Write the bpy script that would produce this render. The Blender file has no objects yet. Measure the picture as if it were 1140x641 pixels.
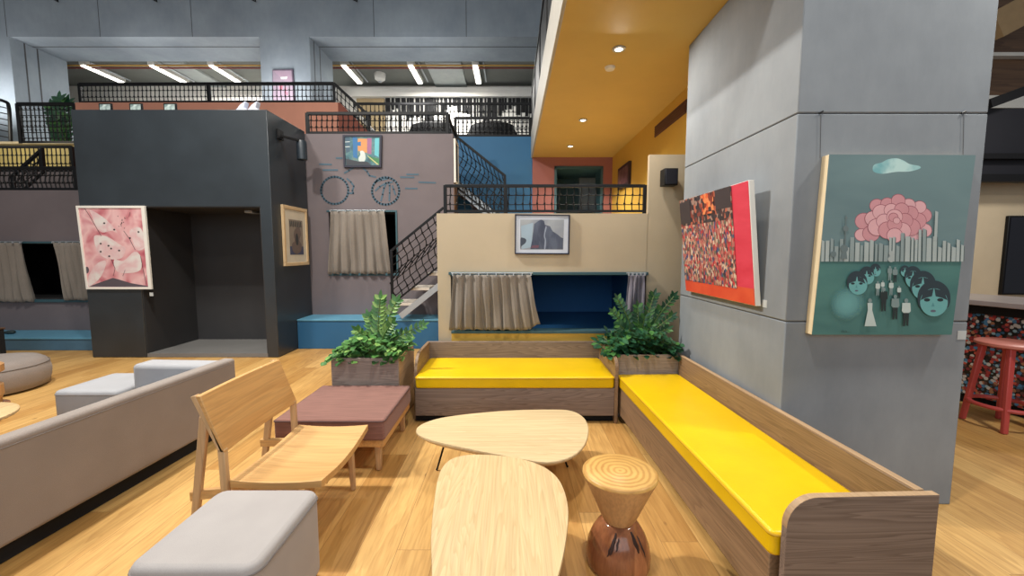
import bpy, bmesh, math, random
from mathutils import Vector, Matrix
random.seed(7)
C = bpy.context.scene.collection
PI = math.pi
CAM_H, FOC, PITCH = 1.55, 460.0, math.radians(5)

# ------------------------------------------------------------------ surveying: photo point + known plane -> place in the room (metres)
def at(px, py, Y=None, X=None, Z=None):
    dv = py - 320.5
    r = Vector((px - 570, FOC*math.cos(PITCH) - dv*math.sin(PITCH), -(FOC*math.sin(PITCH) + dv*math.cos(PITCH))))
    k = Y/r.y if Y is not None else (X/r.x if X is not None else (Z - CAM_H)/r.z)
    return Vector((0, 0, CAM_H)) + r*k

# ------------------------------------------------------------------ materials
def S(r, g, b):
    f = lambda c: (c/255/12.92 if c/255 <= .04045 else ((c/255 + .055)/1.055)**2.4)
    return (f(r), f(g), f(b), 1)
def base(name):
    m = bpy.data.materials.new(name); m.use_nodes = True
    nt = m.node_tree
    return m, nt, nt.nodes['Principled BSDF']
def N(nt, typ, **kw):
    n = nt.nodes.new(typ)
    for k, v in kw.items():
        if k in n.inputs.keys(): n.inputs[k].default_value = v
        else: setattr(n, k, v)
    return n
def coords(nt, scale=(1, 1, 1), rot=(0, 0, 0), src='Object'):
    tc = nt.nodes.new('ShaderNodeTexCoord'); mp = nt.nodes.new('ShaderNodeMapping')
    mp.inputs['Scale'].default_value = scale; mp.inputs['Rotation'].default_value = rot
    nt.links.new(tc.outputs[src], mp.inputs['Vector'])
    return mp.outputs['Vector']
def ramp(nt, fac, stops):
    n = nt.nodes.new('ShaderNodeValToRGB')
    while len(n.color_ramp.elements) < len(stops): n.color_ramp.elements.new(.5)
    for e, (p, c) in zip(n.color_ramp.elements, stops): e.position = p; e.color = c
    nt.links.new(fac, n.inputs['Fac']); return n.outputs['Color']
def mix(nt, fac, a, b, blend='MIX'):
    n = nt.nodes.new('ShaderNodeMix'); n.data_type = 'RGBA'; n.blend_type = blend
    for s, v in ((n.inputs[0], fac), (n.inputs[6], a), (n.inputs[7], b)):
        if hasattr(v, 'is_linked'): nt.links.new(v, s)
        else: s.default_value = v
    return n.outputs[2]
def bump(nt, bs, h, strength, dist=.01):
    n = N(nt, 'ShaderNodeBump', Strength=strength, Distance=dist)
    nt.links.new(h, n.inputs['Height']); nt.links.new(n.outputs['Normal'], bs.inputs['Normal'])

def paint(name, c, rough=.6, var=.08, scale=2.0, metal=0, bmp=.05, spec=.5):
    m, nt, bs = base(name)
    nz = N(nt, 'ShaderNodeTexNoise', Scale=scale, Detail=5, Roughness=.6)
    nt.links.new(coords(nt), nz.inputs['Vector'])
    d = tuple(x*(1 - var*1.6) for x in c[:3]) + (1,); l = tuple(min(1, x*(1 + var)) for x in c[:3]) + (1,)
    nt.links.new(ramp(nt, nz.outputs['Fac'], [(.3, d), (.7, l)]), bs.inputs['Base Color'])
    bs.inputs['Roughness'].default_value = rough; bs.inputs['Metallic'].default_value = metal
    bs.inputs['Specular IOR Level'].default_value = spec
    if bmp:
        n2 = N(nt, 'ShaderNodeTexNoise', Scale=60, Detail=4); nt.links.new(coords(nt), n2.inputs['Vector'])
        bump(nt, bs, n2.outputs['Fac'], bmp)
    return m
def fabric(name, c, rough=.9, weave=420, bmp=.25, var=.12, stretch=(1, 1, 1)):
    m, nt, bs = base(name)
    nz = N(nt, 'ShaderNodeTexNoise', Scale=weave, Detail=2); nt.links.new(coords(nt, stretch), nz.inputs['Vector'])
    nb = N(nt, 'ShaderNodeTexNoise', Scale=5, Detail=4); nt.links.new(coords(nt), nb.inputs['Vector'])
    d = tuple(x*(1 - var*2) for x in c[:3]) + (1,); l = tuple(min(1, x*(1 + var)) for x in c[:3]) + (1,)
    a = ramp(nt, nz.outputs['Fac'], [(.3, d), (.7, l)])
    b = ramp(nt, nb.outputs['Fac'], [(.3, (.9, .9, .9, 1)), (.7, (1, 1, 1, 1))])
    nt.links.new(mix(nt, 1.0, a, b, 'MULTIPLY'), bs.inputs['Base Color'])
    bs.inputs['Roughness'].default_value = rough; bs.inputs['Specular IOR Level'].default_value = .2
    bs.inputs['Sheen Weight'].default_value = .15
    bump(nt, bs, nz.outputs['Fac'], bmp, .002)
    return m
def wood(name, lo, hi, axis='X', grain=14, rough=.45, dark=None, contrast=.5, fine=90, knots=True):
    m, nt, bs = base(name)
    st = {'X': (.07, 1, 1), 'Y': (1, .07, 1), 'Z': (1, 1, .07)}[axis]
    st2 = {'X': (.02, 1, 1), 'Y': (1, .02, 1), 'Z': (1, 1, .02)}[axis]
    v = coords(nt, st)
    n1 = N(nt, 'ShaderNodeTexNoise', Scale=grain*.35, Detail=3, Distortion=.6); nt.links.new(v, n1.inputs['Vector'])
    # cathedral grain: bands of a stretched noise field
    mul = N(nt, 'ShaderNodeMath', operation='MULTIPLY'); mul.inputs[1].default_value = grain
    nt.links.new(n1.outputs['Fac'], mul.inputs[0])
    fr = N(nt, 'ShaderNodeMath', operation='FRACT'); nt.links.new(mul.outputs[0], fr.inputs[0])
    n2 = N(nt, 'ShaderNodeTexNoise', Scale=fine, Detail=4); nt.links.new(coords(nt, st2), n2.inputs['Vector'])
    n3 = N(nt, 'ShaderNodeTexNoise', Scale=2.5, Detail=3); nt.links.new(coords(nt, st), n3.inputs['Vector'])
    mid = tuple((a + b)/2 for a, b in zip(lo, hi))
    band = ramp(nt, fr.outputs[0], [(0, hi), (.55, mid if contrast < .8 else hi), (.88, lo), (1, hi)])
    tone = ramp(nt, n3.outputs['Fac'], [(.3, lo), (.7, hi)])
    c = mix(nt, contrast, tone, band)
    fg = ramp(nt, n2.outputs['Fac'], [(.35, (.72, .72, .72, 1)), (.6, (1, 1, 1, 1))])
    c = mix(nt, .6, c, fg, 'MULTIPLY')
    nt.links.new(c, bs.inputs['Base Color'])
    bs.inputs['Roughness'].default_value = rough
    bump(nt, bs, n2.outputs['Fac'], .12, .003)
    return m
def floor_mat():
    m, nt, bs = base('oak_planks')
    tc0 = nt.nodes.new('ShaderNodeTexCoord'); sx = nt.nodes.new('ShaderNodeSeparateXYZ'); nt.links.new(tc0.outputs['Object'], sx.inputs[0])
    dv_ = N(nt, 'ShaderNodeMath', operation='DIVIDE'); dv_.inputs[1].default_value = .2; nt.links.new(sx.outputs[0], dv_.inputs[0])
    fl_ = N(nt, 'ShaderNodeMath', operation='FLOOR'); nt.links.new(dv_.outputs[0], fl_.inputs[0])
    wn = nt.nodes.new('ShaderNodeTexWhiteNoise'); wn.noise_dimensions = '1D'; nt.links.new(fl_.outputs[0], wn.inputs['W'])
    ma = N(nt, 'ShaderNodeMath', operation='MULTIPLY_ADD'); ma.inputs[1].default_value = 2.1; nt.links.new(wn.outputs['Value'], ma.inputs[0]); nt.links.new(sx.outputs[1], ma.inputs[2])
    cb = nt.nodes.new('ShaderNodeCombineXYZ'); nt.links.new(ma.outputs[0], cb.inputs[0]); nt.links.new(sx.outputs[0], cb.inputs[1]); v = cb.outputs[0]
    br = N(nt, 'ShaderNodeTexBrick', Scale=1.0); br.offset = 0; br.squash = 1
    br.inputs['Brick Width'].default_value = 2.1; br.inputs['Row Height'].default_value = .2
    br.inputs['Mortar Size'].default_value = .0012; br.inputs['Bias'].default_value = 0
    br.inputs['Color1'].default_value = (0, 0, 0, 1); br.inputs['Color2'].default_value = (1, 1, 1, 1); br.inputs['Mortar'].default_value = (.5, .5, .5, 1)
    nt.links.new(v, br.inputs['Vector'])
    plank = ramp(nt, br.outputs['Color'], [(0, S(188, 142, 80)), (.35, S(212, 168, 102)), (.7, S(220, 178, 112)), (1, S(198, 150, 84))])
    # offset the grain per plank so it breaks at the joints
    tc = nt.nodes.new('ShaderNodeTexCoord')
    add = N(nt, 'ShaderNodeVectorMath', operation='ADD'); sc = N(nt, 'ShaderNodeVectorMath', operation='SCALE'); sc.inputs['Scale'].default_value = 7.3
    nt.links.new(br.outputs['Color'], sc.inputs[0]); nt.links.new(tc.outputs['Object'], add.inputs[0]); nt.links.new(sc.outputs[0], add.inputs[1])
    mp = nt.nodes.new('ShaderNodeMapping'); mp.inputs['Scale'].default_value = (1, .08, 1); nt.links.new(add.outputs[0], mp.inputs['Vector'])
    n1 = N(nt, 'ShaderNodeTexNoise', Scale=5, Detail=3, Distortion=.5); nt.links.new(mp.outputs[0], n1.inputs['Vector'])
    mul = N(nt, 'ShaderNodeMath', operation='MULTIPLY'); mul.inputs[1].default_value = 9; nt.links.new(n1.outputs['Fac'], mul.inputs[0])
    fr = N(nt, 'ShaderNodeMath', operation='FRACT'); nt.links.new(mul.outputs[0], fr.inputs[0])
    g = ramp(nt, fr.outputs[0], [(0, (1, 1, 1, 1)), (.6, (.94, .92, .9, 1)), (.92, (.78, .72, .66, 1)), (1, (1, 1, 1, 1))])
    n2 = N(nt, 'ShaderNodeTexNoise', Scale=70, Detail=4); nt.links.new(mp.outputs[0], n2.inputs['Vector'])
    g2 = ramp(nt, n2.outputs['Fac'], [(.35, (.78, .74, .7, 1)), (.6, (1, 1, 1, 1))])
    c = mix(nt, .75, plank, g, 'MULTIPLY'); c = mix(nt, .7, c, g2, 'MULTIPLY')
    # broad darker patches and knots
    n4 = N(nt, 'ShaderNodeTexNoise', Scale=3, Detail=3); mp4 = nt.nodes.new('ShaderNodeMapping'); mp4.inputs['Scale'].default_value = (1, .35, 1)
    nt.links.new(add.outputs[0], mp4.inputs['Vector']); nt.links.new(mp4.outputs[0], n4.inputs['Vector'])
    c = mix(nt, .8, c, ramp(nt, n4.outputs['Fac'], [(.35, (.86, .82, .76, 1)), (.55, (1, 1, 1, 1))]), 'MULTIPLY')
    vo = N(nt, 'ShaderNodeTexVoronoi', Scale=3.6); mp5 = nt.nodes.new('ShaderNodeMapping'); mp5.inputs['Scale'].default_value = (1, .55, 1)
    nt.links.new(add.outputs[0], mp5.inputs['Vector']); nt.links.new(mp5.outputs[0], vo.inputs['Vector'])
    c = mix(nt, ramp(nt, vo.outputs['Distance'], [(.02, (1, 1, 1, 1)), (.06, (0, 0, 0, 1))]), c, S(104, 70, 42))
    c = mix(nt, br.outputs['Fac'], c, S(140, 100, 60))
    nt.links.new(c, bs.inputs['Base Color'])
    bs.inputs['Roughness'].default_value = .42; bs.inputs['Specular IOR Level'].default_value = .35
    bump(nt, bs, n2.outputs['Fac'], .08, .003)
    return m
def concrete(name, lo, hi, rough=.75):
    m, nt, bs = base(name)
    a = N(nt, 'ShaderNodeTexNoise', Scale=.9, Detail=7, Roughness=.55); nt.links.new(coords(nt), a.inputs['Vector'])
    b = N(nt, 'ShaderNodeTexNoise', Scale=9, Detail=6, Roughness=.7); nt.links.new(coords(nt, (1, 1, .35)), b.inputs['Vector'])
    c = mix(nt, .7, ramp(nt, a.outputs['Fac'], [(.3, lo), (.7, hi)]), ramp(nt, b.outputs['Fac'], [(.3, (.88, .88, .88, 1)), (.65, (1, 1, 1, 1))]), 'MULTIPLY')
    nt.links.new(c, bs.inputs['Base Color']); bs.inputs['Roughness'].default_value = rough; bs.inputs['Specular IOR Level'].default_value = .3
    bump(nt, bs, b.outputs['Fac'], .06, .01)
    return m
def emit(name, c, s):
    m, nt, bs = base(name)
    bs.inputs['Base Color'].default_value = c; bs.inputs['Emission Color'].default_value = c; bs.inputs['Emission Strength'].default_value = s
    return m
def cells(name, scale, stops, rough=.5, src=(1, 1, 1), dotted=None):
    m, nt, bs = base(name)
    vo = N(nt, 'ShaderNodeTexVoronoi', Scale=scale); vo.inputs['Randomness'].default_value = .8
    nt.links.new(coords(nt, src), vo.inputs['Vector'])
    sep = nt.nodes.new('ShaderNodeSeparateColor'); nt.links.new(vo.outputs['Color'], sep.inputs[0])
    n = nt.nodes.new('ShaderNodeValToRGB'); n.color_ramp.interpolation = 'CONSTANT'
    while len(n.color_ramp.elements) < len(stops): n.color_ramp.elements.new(.5)
    for i, (e, c) in enumerate(zip(n.color_ramp.elements, stops)): e.position = i/len(stops); e.color = c
    nt.links.new(sep.outputs[0], n.inputs['Fac'])
    c = n.outputs['Color']
    if dotted: c = mix(nt, ramp(nt, vo.outputs['Distance'], [(.56, (0, 0, 0, 1)), (.66, (1, 1, 1, 1))]), c, dotted)
    nt.links.new(c, bs.inputs['Base Color']); bs.inputs['Roughness'].default_value = rough
    return m
def blotch(name, scale, stops, rough=.5, stretch=(1, 1, 1), detail=4):
    m, nt, bs = base(name)
    nz = N(nt, 'ShaderNodeTexNoise', Scale=scale, Detail=detail, Distortion=.4); nt.links.new(coords(nt, stretch), nz.inputs['Vector'])
    nt.links.new(ramp(nt, nz.outputs['Fac'], stops), bs.inputs['Base Color']); bs.inputs['Roughness'].default_value = rough
    return m
def rings(name, lo, hi):
    m, nt, bs = base(name)
    w = N(nt, 'ShaderNodeTexWave', Scale=11, Distortion=3.2, Detail=3); w.wave_type = 'RINGS'; w.rings_direction = 'Z'
    w.inputs['Detail Scale'].default_value = 1.2
    nt.links.new(coords(nt), w.inputs['Vector'])
    nz = N(nt, 'ShaderNodeTexNoise', Scale=6, Detail=5); nt.links.new(coords(nt), nz.inputs['Vector'])
    c = mix(nt, .45, ramp(nt, w.outputs['Fac'], [(.1, lo), (.7, hi)]), ramp(nt, nz.outputs['Fac'], [(.3, lo), (.65, hi)]))
    nt.links.new(c, bs.inputs['Base Color']); bs.inputs['Roughness'].default_value = .4
    return m

M = dict(
    floor=floor_mat(),
    beige=paint('beige_plaster', S(190, 174, 148), .8, .04),
    grey=paint('grey_plaster', S(112, 103, 106), .85, .07, 1.2),
    blue=paint('blue_paint', S(38, 96, 138), .6, .06, 1),
    ochre=paint('ochre_paint', S(198, 166, 90), .7, .03),
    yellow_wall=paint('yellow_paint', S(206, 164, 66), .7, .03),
    salmon=paint('salmon_paint', S(150, 94, 88), .75, .04),
    orange=paint('orange_paint', S(204, 140, 116), .75, .04),
    rust=paint('rust_paint', S(128, 68, 52), .75, .05),
    white=paint('white_paint', S(226, 222, 214), .6, .03),
    off_white=paint('off_white_paint', S(205, 202, 195), .6, .04),
    conc=concrete('concrete', S(122, 127, 133), S(148, 153, 158)),
    conc2=concrete('concrete_lintel', S(128, 138, 148), S(152, 162, 170)),
    cream=paint('cream_trim', S(214, 196, 160), .6, .04),
    seam=paint('dark_joint', S(72, 72, 74), .9, .05),
    booth=paint('charcoal_steel', S(42, 49, 55), .36, .16, 1.6, spec=.7),
    booth_dark=paint('charcoal_inner', S(52, 51, 52), .6, .08, 1.6),
    booth_floor=paint('grey_ply', S(118, 116, 114), .6, .06),
    black=paint('black_metal', S(11, 11, 14), .5, .1, spec=.3),
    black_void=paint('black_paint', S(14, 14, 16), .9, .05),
    navy=paint('navy_paint', S(34, 100, 156), .7, .08, 1),
    teal=paint('teal_paint', S(52, 86, 96), .6, .06),
    steel=paint('pale_steel', S(170, 176, 182), .4, .05, metal=.3),
    tread=paint('pale_tread', S(205, 196, 184), .6, .05),
    curtain=fabric('taupe_curtain', S(138, 129, 120), weave=300),
    curtain_b=fabric('lilac_curtain', S(134, 130, 142), weave=300),
    sofa=fabric('grey_wool', S(150, 139, 132), weave=500, var=.14),
    sofa_lt=fabric('light_grey_wool', S(166, 166, 170), weave=500, var=.07),
    ottoman=fabric('warm_grey_wool', S(172, 166, 164), weave=500, var=.07),
    brown=fabric('brown_stripe', S(138, 98, 88), weave=60, var=.12, stretch=(.1, 3, 3)),
    vinyl=paint('yellow_vinyl', S(232, 190, 8), .34, .05, 3, bmp=.1, spec=.45),
    piping=paint('yellow_piping', S(196, 152, 10), .5, .04),
    w_bench=wood('weathered_oak_x', S(102, 86, 78), S(152, 134, 122), 'X', 20, .6, contrast=.5),
    w_bench_y=wood('weathered_oak_y', S(112, 88, 68), S(166, 136, 104), 'Y', 18, .5, contrast=.4),
    w_plant=wood('weathered_oak_pale', S(132, 116, 106), S(182, 164, 152), 'X', 20, .6, contrast=.5),
    w_bench_edge=wood('oak_edge', S(170, 138, 104), S(196, 166, 130), 'Y', 10, .5, contrast=.3),
    w_ash=wood('pale_ash', S(196, 164, 116), S(222, 194, 148), 'Y', 22, .42, contrast=.5),
    w_ash_x=wood('pale_ash_x', S(200, 172, 128), S(222, 198, 156), 'X', 22, .42, contrast=.5),
    w_chair=wood('honey_oak', S(196, 148, 90), S(222, 178, 118), 'X', 8, .42, contrast=.4),
    w_chair_y=wood('honey_oak_wide', S(194, 142, 82), S(220, 172, 110), 'Y', 8, .42, contrast=.4),
    w_chair_z=wood('honey_oak_upright', S(186, 148, 108), S(214, 178, 134), 'Z', 8, .42, contrast=.3),
    w_log=wood('log_side', S(170, 124, 78), S(206, 164, 114), 'Z', 6, .5, contrast=.4),
    w_log_red=wood('log_heart', S(112, 64, 42), S(176, 116, 78), 'Z', 7, .14, contrast=.6),
    w_ring=rings('end_grain', S(180, 130, 66), S(222, 178, 104)),
    w_dark=wood('walnut_panel', S(84, 60, 44), S(120, 90, 66), 'X', 8, .5),
    red=paint('red_metal', S(186, 74, 70), .45, .05),
    soil=paint('soil', S(52, 38, 28), .95, .3, 20),
    strip=emit('strip_glow', (1, .97, .88, 1), 7),
    spotglow=emit('downlight_glow', (1, .95, .85, 1), 9),
    leaf=blotch('leaf_green', 7, [(.3, S(34, 76, 38)), (.6, S(76, 126, 60))], .38),
    leaf_b=blotch('leaf_blue_green', 7, [(.3, S(20, 56, 40)), (.65, S(50, 98, 64))], .36),
    leaf_lt=blotch('leaf_light', 7, [(.3, S(92, 140, 66)), (.6, S(142, 176, 96))], .4),
    stem=paint('stem_green', S(96, 124, 62), .5, .1),
    mosaic=cells('bottle_caps', 34, [S(150, 50, 54), S(70, 120, 156), S(190, 184, 178), S(90, 60, 56), S(186, 80, 66), S(50, 90, 120), S(40, 40, 48), S(140, 170, 180), S(120, 44, 52), S(160, 110, 80)], .35, dotted=S(16, 14, 16)),
)
def flat(name, r, g, b, rough=.6):
    k = 'f_' + name
    if k not in M: M[k] = paint(name, S(r, g, b), rough, .05, 6, bmp=0)
    return M[k]

# ------------------------------------------------------------------ objects
ORG = {}
def root_origin(o):
    return ORG.get(o.name, Vector((0, 0, 0))) if o else Vector((0, 0, 0))
def tag(o, label=None, cat=None, group=None, kind=None):
    for k, v in (('label', label), ('category', cat), ('group', group), ('kind', kind)):
        if v: o[k] = v
    return o
def thing(name, label, cat, loc=(0, 0, 0), group=None, rot=(0, 0, 0), local=False):
    o = bpy.data.objects.new(name, None); C.objects.link(o); o.location = loc; o.rotation_euler = rot
    o.empty_display_size = .1
    ORG[o.name] = Vector((0, 0, 0)) if local else Vector(loc)
    return tag(o, label, cat, group)
class B:
    """collects shapes; build() links them as one mesh object"""
    def __init__(s): s.bm = bmesh.new(); s.mi = 0
    def _m(s, faces):
        for f in faces: f.material_index = s.mi
    def box(s, x0, x1, y0, y1, z0, z1):
        v = [s.bm.verts.new(p) for p in ((x0,y0,z0),(x1,y0,z0),(x1,y1,z0),(x0,y1,z0),(x0,y0,z1),(x1,y0,z1),(x1,y1,z1),(x0,y1,z1))]
        s._m([s.bm.faces.new([v[i] for i in q]) for q in ((3,2,1,0),(4,5,6,7),(0,1,5,4),(1,2,6,5),(2,3,7,6),(3,0,4,7))]); return s
    def hexa(s, p):   # eight corners, bottom ring then top ring
        v = [s.bm.verts.new(q) for q in p]
        s._m([s.bm.faces.new([v[i] for i in q]) for q in ((3,2,1,0),(4,5,6,7),(0,1,5,4),(1,2,6,5),(2,3,7,6),(3,0,4,7))]); return s
    def bar(s, a, b, w, h, up=(0, 0, 1), w2=None, h2=None):
        a, b = Vector(a), Vector(b); d = (b - a).normalized(); u = Vector(up)
        sd = d.cross(u)
        if sd.length < 1e-4: sd = d.cross(Vector((0, 1, 0)))
        sd.normalize(); u = sd.cross(d)
        ps = []
        for p, ww, hh in ((a, w, h), (b, w2 or w, h2 or h)):
            ps += [p - sd*ww/2 - u*hh/2, p + sd*ww/2 - u*hh/2, p + sd*ww/2 + u*hh/2, p - sd*ww/2 + u*hh/2]
        return s.hexa(ps)
    def tube(s, pts, r, n=8, caps=True):
        pts = [Vector(p) for p in pts]; rs = r if isinstance(r, (list, tuple)) else [r]*len(pts)
        rg = []; prev = None
        for i, p in enumerate(pts):
            d = (pts[min(i+1, len(pts)-1)] - pts[max(i-1, 0)]).normalized()
            if prev is None:
                a = d.cross(Vector((0, 0, 1)));
                if a.length < .05: a = d.cross(Vector((0, 1, 0)))
            else: a = prev - d*prev.dot(d)
            a.normalize(); prev = a; b = d.cross(a)
            rg.append([s.bm.verts.new(p + (a*math.cos(2*PI*k/n) + b*math.sin(2*PI*k/n))*rs[i]) for k in range(n)])
        fs = []
        for A, Bq in zip(rg, rg[1:]):
            for k in range(n): fs.append(s.bm.faces.new((A[k], A[(k+1) % n], Bq[(k+1) % n], Bq[k])))
        if caps: fs += [s.bm.faces.new(rg[0][::-1]), s.bm.faces.new(rg[-1])]
        s._m(fs); return s
    def lathe(s, c, prof, n=40, squash=(1, 1)):
        c = Vector(c); rg = []
        for r, z in prof:
            rg.append([s.bm.verts.new(c + Vector((r*math.cos(2*PI*k/n)*squash[0], r*math.sin(2*PI*k/n)*squash[1], z))) for k in range(n)])
        fs = []
        for A, Bq in zip(rg, rg[1:]):
            for k in range(n): fs.append(s.bm.faces.new((A[k], A[(k+1) % n], Bq[(k+1) % n], Bq[k])))
        fs += [s.bm.faces.new(rg[0][::-1]), s.bm.faces.new(rg[-1])]
        s._m(fs); return s
    def prism(s, pts, d):   # planar outline pushed along vector d
        d = Vector(d); a = [s.bm.verts.new(p) for p in pts]; b = [s.bm.verts.new(Vector(p) + d) for p in pts]; n = len(a)
        fs = [s.bm.faces.new(a[::-1]), s.bm.faces.new(b)] + [s.bm.faces.new((a[i], a[(i+1) % n], b[(i+1) % n], b[i])) for i in range(n)]
        s._m(fs); return s
    def face(s, pts):
        s._m([s.bm.faces.new([s.bm.verts.new(p) for p in pts])]); return s
    def grid(s, fn, nu, nv):
        v = [[s.bm.verts.new(fn(i/nu, j/nv)) for i in range(nu+1)] for j in range(nv+1)]
        s._m([s.bm.faces.new((v[j][i], v[j][i+1], v[j+1][i+1], v[j+1][i])) for j in range(nv) for i in range(nu)]); return s
    def ball(s, c, r, sub=1, sc=(1, 1, 1)):
        g = bmesh.ops.create_icosphere(s.bm, subdivisions=sub, radius=r, matrix=Matrix.Translation(c) @ Matrix.Diagonal((*sc, 1)))
        fs = set(f for v in g['verts'] for f in v.link_faces); s._m(fs); return s
    def build(s, name, mat, parent=None, bevel=0, seg=2, smooth=False, solid=0, sub=0, angle=40):
        bmesh.ops.recalc_face_normals(s.bm, faces=s.bm.faces)
        org = root_origin(parent)
        if org.length: bmesh.ops.translate(s.bm, verts=s.bm.verts, vec=-org)
        me = bpy.data.meshes.new(name); s.bm.to_mesh(me); s.bm.free()
        for m in (mat if isinstance(mat, (list, tuple)) else [mat]): me.materials.append(m)
        o = bpy.data.objects.new(name, me); C.objects.link(o)
        if parent: o.parent = parent; ORG[o.name] = org
        if solid: q = o.modifiers.new('s', 'SOLIDIFY'); q.thickness = solid; q.offset = 0
        if bevel: q = o.modifiers.new('b', 'BEVEL'); q.width = bevel; q.segments = seg; q.limit_method = 'ANGLE'; q.angle_limit = math.radians(35)
        if sub: q = o.modifiers.new('u', 'SUBSURF'); q.levels = sub; q.render_levels = sub
        if smooth or bevel:
            for p in me.polygons: p.use_smooth = True
            if not sub: me.set_sharp_from_angle(angle=math.radians(angle))
        return o
def struct(o): o['kind'] = 'structure'; return o
def catmull(pts, n=8, closed=True):
    pts = [Vector(p) for p in pts]; out = []; k = len(pts)
    for i in range(k if closed else k - 1):
        g = lambda j: pts[j % k] if closed else pts[max(0, min(k-1, j))]
        p0, p1, p2, p3 = g(i-1), g(i), g(i+1), g(i+2)
        for t in (q/n for q in range(n)):
            out.append(.5*((2*p1) + (p2-p0)*t + (2*p0-5*p1+4*p2-p3)*t*t + (3*p1-p0-3*p2+p3)*t**3))
    if not closed: out.append(pts[-1])
    return out

# ================================================================== SETTING
struct(B().box(-14, 9, -.5, 9.2, -.1, 0).build('floor', M['floor']))

WY = 7.05          # face of the grey den walls
BY = 4.40          # face of the beige wall
MZ = 1.43          # mezzanine floor
# --- grey wall at left with its wide den opening
def wall_with_hole(name, mat, x0, x1, z0, z1, y, th, hx0, hx1, hz0, hz1):
    b = B(); b.box(x0, hx0, y, y+th, z0, z1).box(hx1, x1, y, y+th, z0, z1).box(hx0, hx1, y, y+th, z0, hz0).box(hx0, hx1, y, y+th, hz1, z1)
    return struct(b.build(name, mat))
def den(name, mat, x0, x1, y0, y1, z0, z1):
    b = B(); t = .04
    b.box(x0-t, x1+t, y1, y1+t, z0-t, z1+t).box(x0-t, x0, y0, y1, z0-t, z1+t).box(x1, x1+t, y0, y1, z0-t, z1+t)
    b.box(x0, x1, y0, y1, z0-t, z0).box(x0, x1, y0, y1, z1, z1+t)
    return struct(b.build(name, mat))
zt = at(40, 271, Y=WY).z; zb = at(40, 333, Y=WY).z
wall_with_hole('wall_left', M['grey'], -14, -5.9, 0, 2.58, WY, .15, -9.2, -6.55, zb, zt)
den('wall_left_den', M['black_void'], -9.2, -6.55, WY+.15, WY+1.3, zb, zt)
b = B(); b.box(-9.26, -6.5, WY-.03, WY+.1, zb-.05, zb); b.box(-9.26, -6.5, WY-.02, WY-.002, zt, zt+.035)
struct(b.build('window_1', M['teal'], bevel=.004))
# --- grey wall in the middle
hx0, hx1 = at(367, 270, Y=WY).x, at(441, 270, Y=WY).x
zt2, zb2 = at(400, 236, Y=WY).z, at(400, 304, Y=WY).z
wm = wall_with_hole('wall_middle', M['grey'], -4.6, -.98, 0, 3.5, WY, .45, hx0, hx1, zb2, zt2)
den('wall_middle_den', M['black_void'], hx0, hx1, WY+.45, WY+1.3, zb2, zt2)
b = B(); b.box(hx0-.03, hx1+.04, WY-.02, WY+.1, zb2-.04, zb2).box(hx1, hx1+.03, WY-.015, WY+.1, zb2, zt2).box(hx0-.03, hx1+.03, WY-.012, WY+.1, zt2, zt2+.03)
struct(b.build('window_2', M['teal'], bevel=.004))
# painted bicycle on it
b = B()
def wl(*pts, w=.028):   # painted stroke on the grey wall
    P = [at(x, y, Y=WY-.004) for x, y in pts]
    for p, q in zip(P, P[1:]):
        d = (q-p).normalized(); n = Vector((-d.z, 0, d.x))*w/2
        b.prism([p-n-d*w*.3, q-n+d*w*.3, q+n+d*w*.3, p+n-d*w*.3], (0, .003, 0))
mz = lambda x, y: (340 + x/7.125, 170 + y/7.125)
def circ(cx, cy, r, a0=0, a1=360, n=28):
    return [mz(cx + r*math.cos(math.radians(a0+(a1-a0)*k/n)), cy + r*math.sin(math.radians(a0+(a1-a0)*k/n))) for k in range(n+1)]
wl(*circ(232, 298, 108), w=.032); wl(*circ(636, 303, 108), w=.034)
for st in ([(555,300),(590,268),(640,240),(690,232)], [(600,380),(612,330),(622,280),(640,245)], [(665,380),(668,320),(668,262),(660,235)], [(712,330),(700,290),(690,262)], [(560,230),(600,215),(650,205)],
           [(330,205),(360,232),(384,265),(372,300),(380,322),(350,320)], [(310,160),(345,140),(378,120)], [(460,125),(490,150),(508,182),(556,192)],
           [(245,42),(290,42)], [(112,90),(205,93)], [(140,137),(255,137)], [(755,193),(860,195)], [(805,172),(895,172)], [(900,233),(1032,238)], [(795,282),(885,284)]):
    wl(*[mz(*p) for p in st], w=.026)
mu = b.build('painted_bicycle', flat('mural_blue', 72, 96, 112, .8), wm); mu['label'] = 'blue line drawing of a bicycle with speed lines'
# --- blue platforms
for nm, lb, x0, x1 in (('platform', 'long blue painted step platform under the left den window', -14, -6.2), ('platform', 'blue painted step platform between the black booth and the beige wall', -3.425, -.72)):
    p = thing(nm, lb, 'platform', ((x0+x1)/2, 6.78, 0))
    yf, zt_ = (6.52, .477) if x1 > -1 else (6.41, .205)
    B().box(x0, x1, yf, WY-.002, .004, zt_-.025).build('body', M['blue'] if x1 > -1 else flat('pale_blue_front', 74, 110, 134, .6), p)
    B().box(x0, x1, yf-.015, WY-.002, zt_-.025, zt_).build('top_board', flat('pale_blue_top', 92, 150, 178, .45), p, bevel=.005)
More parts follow.
